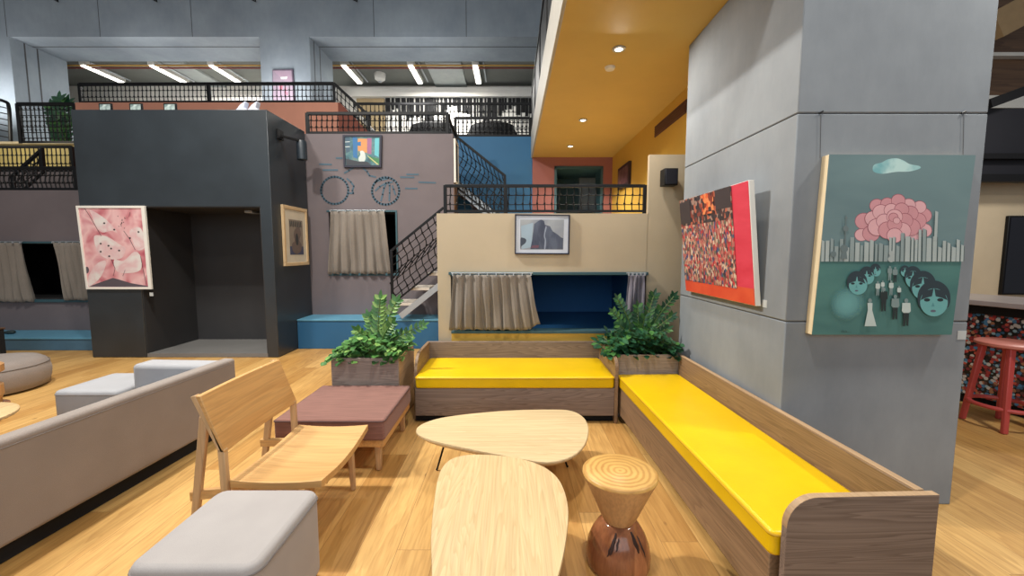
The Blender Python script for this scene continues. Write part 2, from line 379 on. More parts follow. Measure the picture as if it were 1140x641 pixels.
# --- beige wall with den opening
wx0, wx1 = at(487, 300, Y=BY).x, 2.6
cz0, cz1 = at(600, 369, Y=BY).z, at(600, 305, Y=BY).z
cx0, cx1 = at(502, 330, Y=BY).x, at(719, 330, Y=BY).x
pz = at(600, 237.5, Y=BY).z
b = B(); b.box(wx0, cx0, BY, BY+.14, 0, pz).box(cx1, 1.43, BY, BY+.14, 0, pz).box(cx0, cx1, BY, BY+.14, cz1, pz)
b.box(wx0, wx0+.14, BY+.14, 6.4, 0, pz)
b.box(1.43, wx1, BY, BY+.05, 0, 2.557)
wb = struct(b.build('wall_back', M['beige']))
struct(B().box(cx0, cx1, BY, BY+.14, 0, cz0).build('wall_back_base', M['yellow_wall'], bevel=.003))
den('wall_back_den', M['navy'], cx0, cx1, BY+.141, BY+1.5, cz0, cz1)
b = B(); b.box(cx0, cx1, BY-.012, BY+.14, cz0-.02, cz0+.012).box(cx0-.02, cx1+.015, BY-.02, BY-.001, cz1-.01, cz1+.022)
struct(b.build('window_3', M['teal'], bevel=.004))
# --- mezzanine deck, salmon wall, blue wall, yellow side wall
SY = 8.45; SZ = 3.43; SX0, SX1 = .41, 2.01
struct(B().box(wx0, 3, BY+.2, 8.45, MZ-.1, MZ).build('floor_mezzanine', flat('mezzanine_boards', 206, 186, 150)))
dx0, dx1, dz = at(617, 210, Y=SY).x, at(671, 210, Y=SY).x, at(640, 185, Y=SY).z
b = B(); b.box(SX0, dx0, SY, SY+.12, MZ, SZ).box(dx1, SX1+.2, SY, SY+.12, MZ, SZ).box(dx0, dx1, SY, SY+.12, dz, SZ)
struct(b.build('wall_salmon', M['salmon']))
b = B(); b.box(dx0, dx0+.05, SY-.02, SY+.5, MZ, dz).box(dx1-.05, dx1, SY-.02, SY+.5, MZ, dz).box(dx0, dx1, SY-.02, SY+.5, dz-.05, dz)
d1 = struct(b.build('door_1', M['teal'], bevel=.004))
b = B(); b.box(dx0-.3, dx1+.3, SY+1.7, SY+1.75, MZ-.05, dz+.1).box(dx0-.35, dx0-.3, SY+.12, SY+1.75, MZ-.05, dz+.1).box(dx1+.3, dx1+.35, SY+.12, SY+1.75, MZ-.05, dz+.1).box(dx0-.3, dx1+.3, SY+.12, SY+1.75, dz+.05, dz+.1).box(dx0-.3, dx1+.3, SY+.0, SY+1.75, MZ-.05, MZ)
struct(b.build('wall_door_passage', M['teal']))
bz = at(550, 152, Y=SY).z
struct(B().box(-2.9, SX0-.002, SY, SY+.15, .6, bz).build('wall_blue', M['blue']))
struct(B().box(SX1, SX1+.12, BY+.2, SY, MZ, SZ).build('wall_yellow', M['yellow_wall']))
# --- yellow soffit slab with white edge
sl = struct(B().box(SX0+.002, 2.75, 2.5, SY+.2, SZ, SZ+.08).build('ceiling', M['ochre']))
struct(B().box(SX0-.03, SX0, 2.5, SY+.3, SZ-.012, SZ+.5).build('trim_1', flat('fascia_grey', 168, 164, 156), bevel=.003))
struct(B().box(SX0, 2.75, 2.5, SY+.3, SZ+.081, SZ+.42).build('ceiling_slab', M['conc']))

# --- pillar
PX0, PX1, PY0, PY1 = 1.62, 2.70, 2.42, 3.96
s1, s2 = at(980, 126, Y=PY0).z, at(980, 358, Y=PY0).z
g = .006
b = B(); b.box(PX0, PX1, PY0, PY1, 0, s2-g/2).box(PX0, PX1, PY0, PY1, s2+g/2, s1-g/2).box(PX0, PX1, PY0, PY1, s1+g/2, SZ-.002)
pil = thing('pillar', 'massive square grey concrete pillar behind the right yellow bench', 'pillar', (2.1, 3.2, 0))
b.build('shaft', M['conc'], pil, bevel=.006)
B().box(PX0+.006, PX1-.006, PY0+.006, PY1-.006, 0, SZ-.01).build('joint', M['seam'], pil)

# --- upper concrete wall with two wide openings and the lit room behind
CY = 10.0
lz = at(200, 41, Y=CY).z
lx = [at(p, 60, Y=CY).x for p in (12, 289.5, 345)]
b = B(); b.box(-15, 4, CY, CY+1.24, lz, lz+2.6).box(-15, lx[0], CY, CY+1.24, 2.5, lz).box(lx[1], lx[2], CY, CY+1.24, 2.5, lz).box(1.6, 4, CY, CY+1.24, 2.5, lz)
struct(b.build('wall_upper', M['conc2']))
b = B()
for px in (6, 110, 213, 416, 519):
    x = at(px, 20, Y=CY).x; b.box(x-.006, x+.006, CY-.002, CY-.001, lz, lz+2.5)
b.box(lx[0], lx[1], CY+.45, CY+.48, lz-.004, lz-.001).box(lx[2], 1.6, CY+.45, CY+.48, lz-.004, lz-.001)
for dy in (.28, .55): b.box(lx[0]+.001, lx[0]+.004, CY+dy, CY+dy+.03, 4.4, lz)
for dy in (.2, .5): b.box(lx[2]+.001, lx[2]+.004, CY+dy, CY+dy+.03, 4.4, lz)
struct(b.build('trim_2', M['seam']))
rz = lz + .12
struct(B().box(-15, 4, CY+1.0, 14.2, 4.0, 4.4).build('floor_upper', M['conc']))
struct(B().box(-15, 4, CY+1.24, 14.3, rz, rz+.1).build('ceiling_upper', paint('grey_green_ceiling', S(112, 114, 108), .9, .12, .6)))
struct(B().box(-15, 4, 13.15, 13.3, 4.4, rz).build('wall_upper_back', M['white']))
struct(B().box(-15, -14.9, CY+1.24, 13.15, 4.4, rz).build('wall_upper_left', M['white']))
b = B(); b.box(lx[2]-.3, 1.6, 12.9, 13.149, at(500, 107, Y=12.9).z, at(500, 97, Y=12.9).z)
struct(b.build('trim_3', M['white']))
# ceiling pipes, ducts and panels in that room
for py0, x0, x1, nm, mt in ((11.45, -15, 4, 'yellow pipe', flat('pipe_ochre', 176, 132, 60)), (11.6, -15, 4, 'red pipe', flat('pipe_red', 120, 52, 44))):
    t = B().tube([(x0, py0, rz-.13), (x1, py0, rz-.13)], .022, 8).build('ceiling_pipe', mt, smooth=True)
    tag(t, '%s running across the ceiling of the lit upper room' % nm.replace('yellow', 'ochre').replace('red', 'dark red'), 'pipe')
for i, (pa, pb) in enumerate(((482, 518), (216, 238))):
    xa, xb = at(pa, 80, Y=12.6).x, at(pb, 80, Y=12.6).x
    p = B().box(xa, xb, 11.45, 13.1, rz-.06, rz-.001).build('ceiling_panel', flat('pale_panel', 150, 156, 154), bevel=.005)
    tag(p, ('pale ceiling panel between the strip lights above the right upper opening', 'pale ceiling panel between the strip lights above the left upper opening')[i], 'panel')

# --- strip lights
ends = [(88, 70, 137, 93), (162, 70, 208, 94), (235, 70, 268, 94), (380, 69, 401, 94), (455, 69, 468, 94), (527, 68, 533, 94)]
words = ['leftmost of the three in the left upper opening', 'middle of the three in the left upper opening', 'rightmost of the three in the left upper opening',
         'leftmost of the three in the right upper opening', 'middle of the three in the right upper opening', 'rightmost of the three in the right upper opening']
for (xa, ya, xb, yb), w in zip(ends, words):
    q = at(xb, yb, Z=rz-.16); 
    L = thing('strip_light', 'glowing white strip light under the ceiling, ' + w, 'light', (q.x, q.y, rz-.1), 'strip lights of the upper room')
    B().box(q.x-.09, q.x+.09, 11.4, q.y, rz-.13, rz-.001).build('housing', M['off_white'], L, bevel=.006)
    B().box(q.x-.06, q.x+.06, 11.42, q.y-.02, rz-.16, rz-.131).build('tube', M['strip'], L, bevel=.01)
    B().tube([(q.x+.22, 11.4, rz-.08), (q.x+.22, q.y, rz-.08)], .02, 6).build('conduit', M['steel'], L, smooth=True)

# ================================================================== RAILINGS
def railing(name, label, a, b, drop, nv, nh=2, rad=.008, group=None, posts=(0, 1), wob=.02, top=.018, post_h=None, knots=True):
    a, b_ = Vector(a), Vector(b); base_ = (a+b_)/2 - Vector((0, 0, drop))
    t = thing(name, label, 'railing', base_, group)
    dirv = (b_-a).normalized()
    B().bar(a, b_, top*1.6, top*1.6).build('handrail', M['black'], t, bevel=.003)
    low = Vector((0, 0, -drop+.03))
    for f in posts:
        p = a.lerp(b_, f); B().bar(p - Vector((0, 0, drop)), p + Vector((0, 0, .01)), top*1.7, top*1.7, up=(0, 1, 0)).build('post', M['black'], t, bevel=.003)
    for j in range(nh):
        o = Vector((0, 0, -drop*(j+1)/(nh+1)))
        B().tube([a+o, b_+o], rad*.8, 5).build('cross_bar', M['black'], t)
    B().bar(a+low, b_+low, top*1.2, top*1.2).build('bottom_rail', M['black'], t)
    flatd = Vector((dirv.x, dirv.y, 0)).normalized()
    for i in range(nv):
        f = (i+.7)/(nv+.4); p = a.lerp(b_, f); q = B()
        ph = 0 if wob > .05 else random.uniform(0, 6)
        n = 9
        pts = [p + Vector((0, 0, -(drop-.02)*k/n)) + flatd*wob*math.sin(PI*k/n)*math.sin(2*PI*k/n*1.0 + ph*.25) for k in range(n+1)]
        q.tube(pts, rad, 5)
        if knots:
            for j in range(nh):
                k = n*(j+1)/(nh+1); q.ball(pts[round(k)], rad*2.2, 1)
        q.build('baluster', M['black'], t, smooth=True)
    return t
ha = at(495.5, 207, Y=BY+.06); hb = at(718, 207, Y=BY+.06)
railing('balcony_railing', 'black wrought iron railing on top of the beige parapet', ha, hb, ha.z-pz, 27, 2, .006, posts=(0, .305, 1), wob=.006, top=.02)
# grey wall top
a_ = at(342, 126.5, Y=WY+.05); b_ = at(498, 126.5, Y=WY+.05)
railing('balcony_railing', 'black railing on the grey wall above the street scene painting', a_, b_, a_.z-3.5, 26, 2, .009, wob=.006, top=.03)
# return at its right end, down the upper stair
p0 = at(499, 127, Y=WY+.1); p1 = at(508, 152, Y=7.55); p2 = at(562, 195.5, Y=7.55)
railing('stair_railing', 'black sloping railing of the upper stair in front of the blue wall', p1, p2, .92, 11, 5, .008, wob=.09, top=.026)
q = B(); q.tube([p0, at(502, 138, Y=7.3), p1], .024, 8); t = q.build('handrail_bend', M['black'], smooth=True)
tag(t, 'short black steep handrail bend beside the white framed picture', 'railing')
# blue wall top and further back
a_ = at(507, 131.5, Y=SY+.05); b_ = at(590, 131.5, Y=SY+.05)
railing('balcony_railing', 'black railing on top of the blue wall', a_, b_, a_.z-bz, 17, 3, .01, wob=.006, top=.03)
a_ = at(395, 115.5, Y=CY-.3); b_ = at(593, 115.5, Y=CY-.3)
railing('balcony_railing', 'long black railing at the back below the right upper opening', a_, b_, .75, 42, 3, .01, wob=.006, top=.03, posts=(0, .25, .5, .75, 1))
# orange parapet
OY = 9.0
oz = at(330, 114, Y=OY).z
ox = at(376, 114, Y=OY).x
px_ = struct(B().box(at(84, 120, Y=OY).x, ox, OY, OY+.18, 2.6, oz).build('wall_orange', M['orange']))
tri = [at(376, 114, Y=OY+.02), at(378, 114, Y=OY+.02), at(414, 151, Y=OY+.02), at(414, 160, Y=OY+.02), at(376, 160, Y=OY+.02)]
struct(B().prism(tri, (0, .14, 0)).build('wall_rust', M['rust']))
t = B().bar(at(391, 118, Y=OY+.3), at(416, 147, Y=OY+.3), .3, .06).build('stair_stringer', M['white']); tag(t, 'white sloping stair string beside the rust coloured wall', 'staircase')
a_ = at(89, 94, Y=OY+.08); b_ = at(372, 93, Y=OY+.08)
railing('balcony_railing', 'long black railing on the orange parapet above the black booth', a_, b_, a_.z-oz, 60, 2, .009, wob=.006, top=.035, posts=(0, .505, 1))
a_ = at(372, 93, Y=OY+.08); b_ = at(410, 128, Y=OY+.08)
railing('stair_railing', 'short black sloping railing right of the orange parapet', a_, b_, .42, 8, 2, .009, wob=.006, top=.035, posts=(1,))
# left side rails
a_ = at(-40, 187, Y=WY+.07); b_ = at(84, 187, Y=WY+.07)
railing('balcony_railing', 'black railing on top of the left grey wall', a_, b_, a_.z-2.58, 24, 2, .011, wob=.02, top=.03)
YB = 8.9
a_ = at(-40, 163.5, Y=8.5); b_ = at(80, 163.5, Y=8.5)
railing('balcony_railing', 'black railing in front of the yellow wall strip at far left', a_, b_, .5, 24, 2, .01, wob=.006, top=.03, posts=(0, .72, 1))
a_ = at(14, 196, Y=8.2); b_ = at(46, 167, Y=8.2)
railing('stair_railing', 'black sloping stair railing at far left behind the left wall', a_, b_, .45, 9, 2, .01, wob=.03, top=.03)
a_ = at(20, 116, Y=9.2); b_ = at(84, 116, Y=9.2)
railing('balcony_railing', 'tall black grid railing left of the black booth with a plant behind', a_, b_, a_.z-at(50, 160, Y=9.2).z, 13, 6, .01, wob=.006, top=.04)
pts = [at(-6, 110, Y=8.8), at(5, 113, Y=8.8), at(10, 120, Y=8.8), at(12, 157, Y=8.8)]
t = thing('stair_railing', 'black curved railing end at the far left edge', 'railing', pts[-1])
B().tube(catmull(pts, 5, False), .03, 8).build('handrail', M['black'], t, smooth=True)
for k in range(6):
    B().tube([at(-8, 117+k*6.5, Y=8.82), at(11, 121+k*6.5, Y=8.82)], .012, 6).build('cross_bar', M['black'], t)
z0 = at(30, 190, Y=9.25).z; z1 = at(30, 161, Y=9.25).z
struct(B().box(-13.5, -7.5, 9.25, 9.4, at(30, 186, Y=9.25).z, z1).build('wall_yellow_strip', flat('lemon_wall', 208, 186, 116)))
struct(B().box(-13.5, -7.5, 9.26, 9.4, 2.3, at(30, 186, Y=9.25).z-.001).build('wall_left_rear', M['grey']))
struct(B().box(-13.5, -7.5, 9.18, 9.45, z1, z1+.05).build('trim_4', M['cream']))
struct(B().box(-13.5, -5.9, WY+.15, 9.25, 2.3, 2.42).build('floor_left_level', M['conc']))

# --- lower staircase
sy0, sy1 = 6.45, 6.98
st = thing('staircase', 'short flight of pale treads rising to the mezzanine behind the beige wall', 'staircase', (-1.4, 6.7, .477))
tx = [at(p, 320, Y=sy0).x for p in (441, 459, 477.5, 496, 514)]
tz = [at(450, y, Y=sy0).z for y in (337, 320, 303.5, 287)]
for i in range(4):
    B().box(tx[i]-.03, tx[i+1]+.01, sy0, sy1, tz[i]-.045, tz[i]).build('tread', M['tread'], st, bevel=.004)
for yy in (sy0+.03,):
    B().bar(at(446, 352, Y=sy0), at(500, 309, Y=sy0), .04, .09).build('stringer', M['steel'], st)
a_ = at(435.5, 279, Y=sy0-.02); b_ = at(494, 231, Y=sy0-.02)
railing('stair_railing', 'black wavy wrought iron railing of the lower stair by the grey wall', a_, b_, .86, 8, 6, .009, wob=.12, top=.022, posts=(0,))
# --- upper stair steps
st = thing('staircase', 'dark upper stair rising left behind the balcony railing', 'staircase', (-.3, 7.9, MZ))
for i in range(7):
    x = .45 - .235*i; z = MZ + .2*(i+1)
    B().box(x-.27, x, 7.62, 8.4, z-.04, z).build('tread', M['w_dark'], st, bevel=.003)
    B().box(x-.26, x-.24, 7.64, 8.4, z, z+.16).build('riser', M['teal'], st)
B().bar((.5, 7.6, MZ+.05), (-1.15, 7.6, MZ+1.45), .04, .16).build('stringer', M['steel'], st)
# white framed picture on the wall end
t = thing('framed_picture', 'narrow view of a white framed picture on the end of the grey wall', 'picture', (-.96, 7.25, 2.9))
za, zb_ = at(506, 203, Y=7.06).z, at(506, 154, Y=7.06).z
b = B(); b.box(-.978, -.94, 7.06, 7.48, za, za+.04).box(-.978, -.94, 7.06, 7.48, zb_-.04, zb_).box(-.978, -.94, 7.06, 7.11, za+.04, zb_-.04).box(-.978, -.94, 7.43, 7.48, za+.04, zb_-.04)
b.build('frame', M['white'], t, bevel=.003)
B().box(-.978, -.955, 7.1, 7.44, za+.03, zb_-.03).build('print', flat('print_dark', 60, 62, 64), t)
struct(B().box(-.979, -.965, WY, WY+.44, MZ, za-.02).build('trim_5', M['w_dark']))

# ================================================================== BOOTH
BX0, BX1, BF = -6.17, -3.43, 5.97
ox0, ox1, ozt = at(162, 380, Y=BF).x, at(291, 260, Y=BF).x, at(220, 230, Y=BF).z
bo = thing('booth', 'tall black steel booth with a dark open recess in front', 'booth', (-4.8, 6.5, 0))
def on(p): return [Vector((x, BF, z)) for x, z in p]
B().prism(on([(BX0, .004), (ox0, .004), (ox0, ozt), (ox1, ozt), (ox1, .004), (BX1, .004), (BX1, 3.53), (BX0, 3.53)]), (0, 1.06, 0)).build('shell', M['booth'], bo, bevel=.006)
B().box(ox0+.002, ox1-.002, BF+1.0, BF+1.05, .05, ozt-.002).build('back_panel', M['booth_dark'], bo)
B().box(ox0+.002, ox0+.012, BF+.012, BF+1.0, .06, ozt-.012).build('side_lining', M['booth_dark'], bo)
B().box(ox1-.012, ox1-.002, BF+.012, BF+1.0, .06, ozt-.012).build('side_lining', M['booth_dark'], bo)
B().box(ox0+.002, ox1-.002, BF+.012, BF+1.0, ozt-.012, ozt-.002).build('ceiling_lining', M['booth_dark'], bo)
B().box(ox0+.002, ox1-.002, BF+.012, BF+1.0, .004, .06).build('floor_panel', M['booth_floor'], bo)
B().box(at(281, 238, Y=BF+.5).x-.06, at(281, 238, Y=BF+.5).x+.06, BF+.4, BF+.6, ozt-.05, ozt-.013).build('sensor', M['steel'], bo, bevel=.006)
# things standing on the booth
for i, px in enumerate((117, 151, 189)):
    a_, b_ = at(px-7, 121, Y=6.1), at(px+7, 114.5, Y=6.1)
    w = ('left', 'middle', 'right')[i]
    t = thing('photo_frame', 'small black framed card on top of the booth, %s one of the three' % w, 'frame', ((a_.x+b_.x)/2, 6.1, 3.53), 'cards on the booth top')
    b = B(); z0 = 3.531; z1 = z0+.13; b.box(a_.x, b_.x, 6.1, 6.12, z0, z1)
    b.build('frame', M['black'], t, bevel=.003)
    B().box(a_.x+.02, b_.x-.02, 6.094, 6.1, z0+.02, z1-.018).build('card', blotch('card_print', 14, [(.4, S(196, 210, 206)), (.6, S(120, 140, 138))]), t)
for i, px in enumerate((269, 282)):
    c = at(px, 121, Y=6.1)
    b = B()
    b.prism([(c.x-.09, 6.06, 3.531), (c.x+.1, 6.06, 3.531), (c.x+.05, 6.06, 3.59), (c.x+.08, 6.06, 3.68), (c.x-.0, 6.06, 3.63)], (0, .1, 0))
    t = b.build('paper_ornament', flat('paper_white', 206, 210, 226), bevel=.01)
    tag(t, ('left folded pale paper ornament on the right end of the booth top', 'right folded pale paper ornament on the right end of the booth top')[i], 'ornament', 'paper ornaments on the booth')
# wall lamp on the booth side
c = at(336, 165, X=BX1+.2)
t = thing('wall_lamp', 'black cylindrical spotlight on the side of the black booth', 'lamp', (BX1, c.y, c.z))
B().bar((BX1+.001, c.y-.25, c.z+.12), (BX1+.2, c.y-.05, c.z+.1), .03, .03).build('arm', M['black'], t)
B().box(BX1+.001, BX1+.03, c.y-.33, c.y-.18, c.z+.06, c.z+.2).build('wall_plate', M['black'], t, bevel=.005)
B().lathe((BX1+.2, c.y, c.z-.18), [(.06, 0), (.075, .01), (.075, .25), (.068, .29), (.03, .3)], 20).build('shade', paint('lamp_shade_black', S(40, 48, 56), .35), t, smooth=True)

# ================================================================== CURTAINS
def curtain(label, y, xt0, xt1, xb0, xb1, ztop, zbot, folds, mat, amp=.03, lift=None):
    t = thing('curtain', label, 'curtain', ((xt0+xt1)/2, y, zbot))
    ph = random.uniform(0, 6)
    def fn(u, v):
        x = (xt0 + (xt1-xt0)*u)*(1-v) + (xb0 + (xb1-xb0)*u)*v
        if v > 0: x += (xb0-xt0)*0 
        a = amp*(.45 + .75*v)
        w = 2*PI*folds*u + ph
        yy = y - a*(math.sin(w) + .35*math.sin(2*w+1)) + .012*math.sin(5*v+u*9)
        z = ztop + (zbot-ztop)*v + (.012*math.sin(w) if v > .9 else 0)
        if lift: z += lift(u)*max(0, v-.55)/.45
        return (x + .012*v*math.sin(w*.7+v*3), yy, z)
    B().grid(fn, int(folds*14), 16).build('cloth', mat, t, smooth=True, solid=.004)
    for k in range(int(folds)+1):
        x = xt0 + (xt1-xt0)*k/max(1, int(folds)); B().box(x-.006, x+.006, y-.02, y+.012, ztop-.01, ztop+.018).build('hook', M['steel'], t)
    B().tube([(xt0-.02, y+.012, ztop+.016), (xt1+.02, y+.012, ztop+.016)], .006, 8).build('rod', M['steel'], t, smooth=True)
    return t
def ax(px, Y): return at(px, 300, Y=Y).x
y = BY-.045
curtain('taupe curtain half drawn over the left of the den window in the beige wall', y, ax(504, y), ax(591, y), ax(500.5, y), ax(601, y), cz1-.005, at(550, 367, Y=y).z, 9, M['curtain'], .026, lift=lambda u: .06*max(0, (u-.88)/.12))
curtain('lilac grey curtain at the right end of the den window behind the plant', y, ax(700, y), ax(718, y), ax(697, y), ax(718, y), cz1-.005, at(550, 366, Y=y).z, 4, M['curtain_b'], .016)
y = WY-.06
curtain('taupe curtain over the small window in the middle grey wall', y, at(368, 240, Y=y).x, at(428, 240, Y=y).x, at(366, 300, Y=y).x, at(436, 300, Y=y).x, at(400, 235, Y=y).z, at(400, 305, Y=y).z, 7, M['curtain'], .035)
curtain('taupe curtain at the left side of the left den window', y, at(-22, 300, Y=y).x, at(26, 300, Y=y).x, at(-24, 300, Y=y).x, at(34, 300, Y=y).x, at(20, 270, Y=y).z, at(20, 336, Y=y).z, 6, M['curtain'], .035)
curtain('taupe curtain beside the pink painting in the left den window', y, at(62, 300, Y=y).x, at(100, 300, Y=y).x, at(71, 300, Y=y).x, at(102, 300, Y=y).x, at(20, 270, Y=y).z, at(20, 334, Y=y).z, 5, M['curtain'], .035)

# ================================================================== PICTURES
class Pic:
    """flat painted shapes on the front of one canvas; each layer a hair further out"""
    def __init__(s, root, plane): s.r = root; s.pl = plane; s.k = 1
    def P(s, x, y): return s.pl(x, y)
    def start(s): return B()
    def poly(s, b, pts, n): # n = out direction
        P = [s.pl(*p) for p in pts]; s.k += 1
        o = Vector(n)*(.00005*s.k)
        b.prism([p + o for p in P], Vector(n)*.00005)
    def disc(s, b, cx, cy, rx, ry, n, seg=20, a0=0, a1=360, rot=0):
        pts = []
        for k in range(seg if a1-a0 >= 360 else seg+1):
            a = math.radians(a0 + (a1-a0)*k/seg); x, y = rx*math.cos(a), ry*math.sin(a); cr, sr = math.cos(rot), math.sin(rot)
            pts.append((cx + x*cr - y*sr, cy + x*sr + y*cr))
        s.poly(b, pts, n)
OUT = (0, -1, 0)
# --- big teal canvas on the pillar
FY = PY0-.056
def q7(x, y): return at(890 + x/2.7857, 160 + y/2.7857, Y=FY)
def r8(x, y): return at(940 + x/5.129, 250 + y/5.129, Y=FY)
t = thing('canvas_painting', 'large teal canvas with a pink peony above a city skyline, on the pillar front', 'painting', (2.13, FY, 1.05))
B().prism([q7(92, 33), q7(547, 35), q7(472, 592), q7(38, 592)], (0, .055, 0)).build('canvas', flat('canvas_edge_cream', 224, 204, 168), t, bevel=.003)
A, Bk = Pic(t, q7), None
b = A.start(); A.poly(b, [(92, 33), (547, 35), (502, 366), (63, 366)], OUT); b.build('painted_sky', blotch('sky_teal', 1.2, [(.3, S(96, 120, 124)), (.7, S(114, 138, 140))], .6, (1, 1, 3)), t)
b = A.start(); A.poly(b, [(63, 366), (502, 366), (472, 592), (38, 592)], OUT); b.build('painted_ground', blotch('ground_green', 2, [(.3, S(62, 106, 104)), (.7, S(80, 126, 120))], .6, (1, 1, 3)), t)
b = A.start(); A.poly(b, catmull([Vector((x, y, 0)) for x, y in ((227,80),(232,65),(255,58),(275,48),(302,45),(325,53),(342,63),(372,69),(373,77),(340,86),(300,87),(260,93),(235,89))], 4) and [(p.x, p.y) for p in catmull([Vector((x, y, 0)) for x, y in ((227,80),(232,65),(255,58),(275,48),(302,45),(325,53),(342,63),(372,69),(373,77),(340,86),(300,87),(260,93),(235,89))], 4)], OUT)
b.build('painted_cloud', blotch('cloud_mint', 9, [(.35, S(120, 176, 180)), (.6, S(188, 218, 214))], .6), t)
b = A.start()
pink = [flat('petal_line', 150, 84, 96), flat('petal_mid', 206, 146, 152), flat('petal_light', 222, 170, 174)]
for i, (x, y, r) in enumerate(((200,240,27),(192,282,20),(385,222,24),(388,268,22),(222,278,26),(358,278,24),(240,192,22),(372,196,20),(272,186,20),(338,190,21),(306,176,21),(228,232,25),(366,238,26),(252,212,25),(342,216,25),(284,206,22),(316,204,22),(240,258,28),(345,258,28),(262,240,24),(326,238,24),(294,226,24),(272,268,28),(316,270,28),(294,250,22),(294,284,24),(290,228,14),(300,238,10))):
    b.mi = 0; A.disc(b, x, y, r+1.6, (r+1.6)*.92, OUT, 18); b.mi = 1 + i % 2; A.disc(b, x, y+.5, r, r*.92, OUT, 18)
b.build('painted_peony', pink, t)
b = A.start(); rr = random.Random(3)
x = 66
while x < 498:
    w = rr.uniform(7, 15); h = rr.uniform(42, 80) + (24 if 310 < x < 390 else 0); sl = -.06*(365)*0
    b.mi = rr.choice((0, 0, 1)); A.poly(b, [(x, 365), (x+w, 365), (x+w+2, 365-h), (x+2, 365-h-rr.choice((0, 0, 4)))], OUT)
    b.mi = 2; A.poly(b, [(x+w, 365), (x+w+2.5, 365), (x+w+4.5, 365-h+3), (x+w+2, 365-h)], OUT)
    x += w + rr.uniform(2, 5)
b.mi = 0; A.poly(b, [(414, 300), (423, 300), (427, 212), (418, 208)], OUT)
b.build('painted_skyline', [flat('tower_light', 170, 180, 178), flat('tower_mid', 142, 156, 156), flat('tower_shade', 82, 98, 98)], t)
b = A.start()
A.poly(b, [(141.5, 222), (144, 222), (140, 320), (136, 320)], OUT); A.disc(b, 143, 230, 4, 4, OUT); A.disc(b, 141, 263, 9, 9, OUT); A.disc(b, 136, 325, 12, 12, OUT); A.disc(b, 103, 342, 9, 9, OUT); A.poly(b, [(130, 335), (143, 335), (146, 357), (124, 357)], OUT)
b.build('painted_tower', flat('tv_tower', 104, 118, 120), t)
b = A.start(); A.disc(b, 282, 340, 8, 8, OUT); A.disc(b, 281, 358, 10, 9, OUT); A.poly(b, [(275, 352), (289, 352), (286, 346), (278, 346)], OUT); b.build('painted_globe', flat('globe_grey', 168, 176, 174), t)
D = Pic(t, r8); D.k = A.k + 2
hair, skin, shade, lip, eyem = flat('hair_dark', 42, 58, 66), flat('skin_teal', 106, 168, 168), flat('skin_shade', 84, 142, 144), flat('lip_rose', 92, 96, 112), flat('eye_dark', 30, 44, 50)
b = D.start(); D.disc(b, 10, 450, 118, 118, OUT, 40)
mb, ntb, bsb = base('soft_mint'); cc = r8(10, 450) - root_origin(t)
tcb = ntb.nodes.new('ShaderNodeTexCoord'); ds = N(ntb, 'ShaderNodeVectorMath', operation='DISTANCE'); ds.inputs[1].default_value = cc
ntb.links.new(tcb.outputs['Object'], ds.inputs[0]); bsb.inputs['Base Color'].default_value = S(108, 164, 164)
ntb.links.new(ramp(ntb, ds.outputs['Value'], [(.02, (.9, .9, .9, 1)), (.055, (.75, .75, .75, 1)), (.1, (0, 0, 0, 1))]), bsb.inputs['Alpha']); bsb.inputs['Roughness'].default_value = .6
b.build('painted_blur', mb, t)
for (cx, cy, rx, ry, side) in ((172, 258, 30, 36, -1), (122, 288, 42, 50, -1), (66, 330, 58, 66, -1), (338, 264, 27, 32, 1), (384, 298, 50, 62, 1), (440, 345, 74, 82, 1), (502, 420, 94, 102, 1)):
    b = D.start(); D.disc(b, cx, cy, rx, ry, OUT, 28, 150, 390); D.disc(b, cx, cy-ry*.05, rx, ry*.95, OUT, 28)
    f = b.build('painted_face', hair, t)
    b = D.start(); D.disc(b, cx + (rx*.1 if side < 0 else 0), cy+ry*(.26 if side < 0 else .22), rx*(.9 if side < 0 else .84), ry*.78, OUT, 28); b.build('face_skin', skin, f)
    b = D.start(); D.poly(b, [(cx-rx*.82, cy+ry*.1), (cx-rx*.6, cy-ry*.42), (cx-rx*.02, cy-ry*.55), (cx-rx*.12, cy-ry*.12), (cx-rx*.45, cy-ry*.04)], OUT)
    D.poly(b, [(cx+rx*.1, cy-ry*.12), (cx+rx*.02, cy-ry*.55), (cx+rx*.6, cy-ry*.42), (cx+rx*.82, cy+ry*.1), (cx+rx*.45, cy-ry*.04)], OUT); b.build('fringe', hair, f)
    b = D.start()
    for sx in (-.42, .38): D.disc(b, cx+rx*sx, cy+ry*.08, rx*.19, ry*.095, OUT, 14)
    b.build('eyes', eyem, f)
    b = D.start(); D.disc(b, cx-rx*.05, cy+ry*.7, rx*.17, ry*.07, OUT, 14); b.build('lips', lip, f)
    b = D.start(); D.poly(b, [(cx-rx*.06, cy+ry*.2), (cx+rx*.04, cy+ry*.45), (cx-rx*.16, cy+ry*.45)], OUT); b.build('nose', shade, f)
wht, blk, gry = flat('figure_white', 190, 202, 198), flat('figure_black', 34, 46, 48), flat('figure_grey', 124, 142, 142)
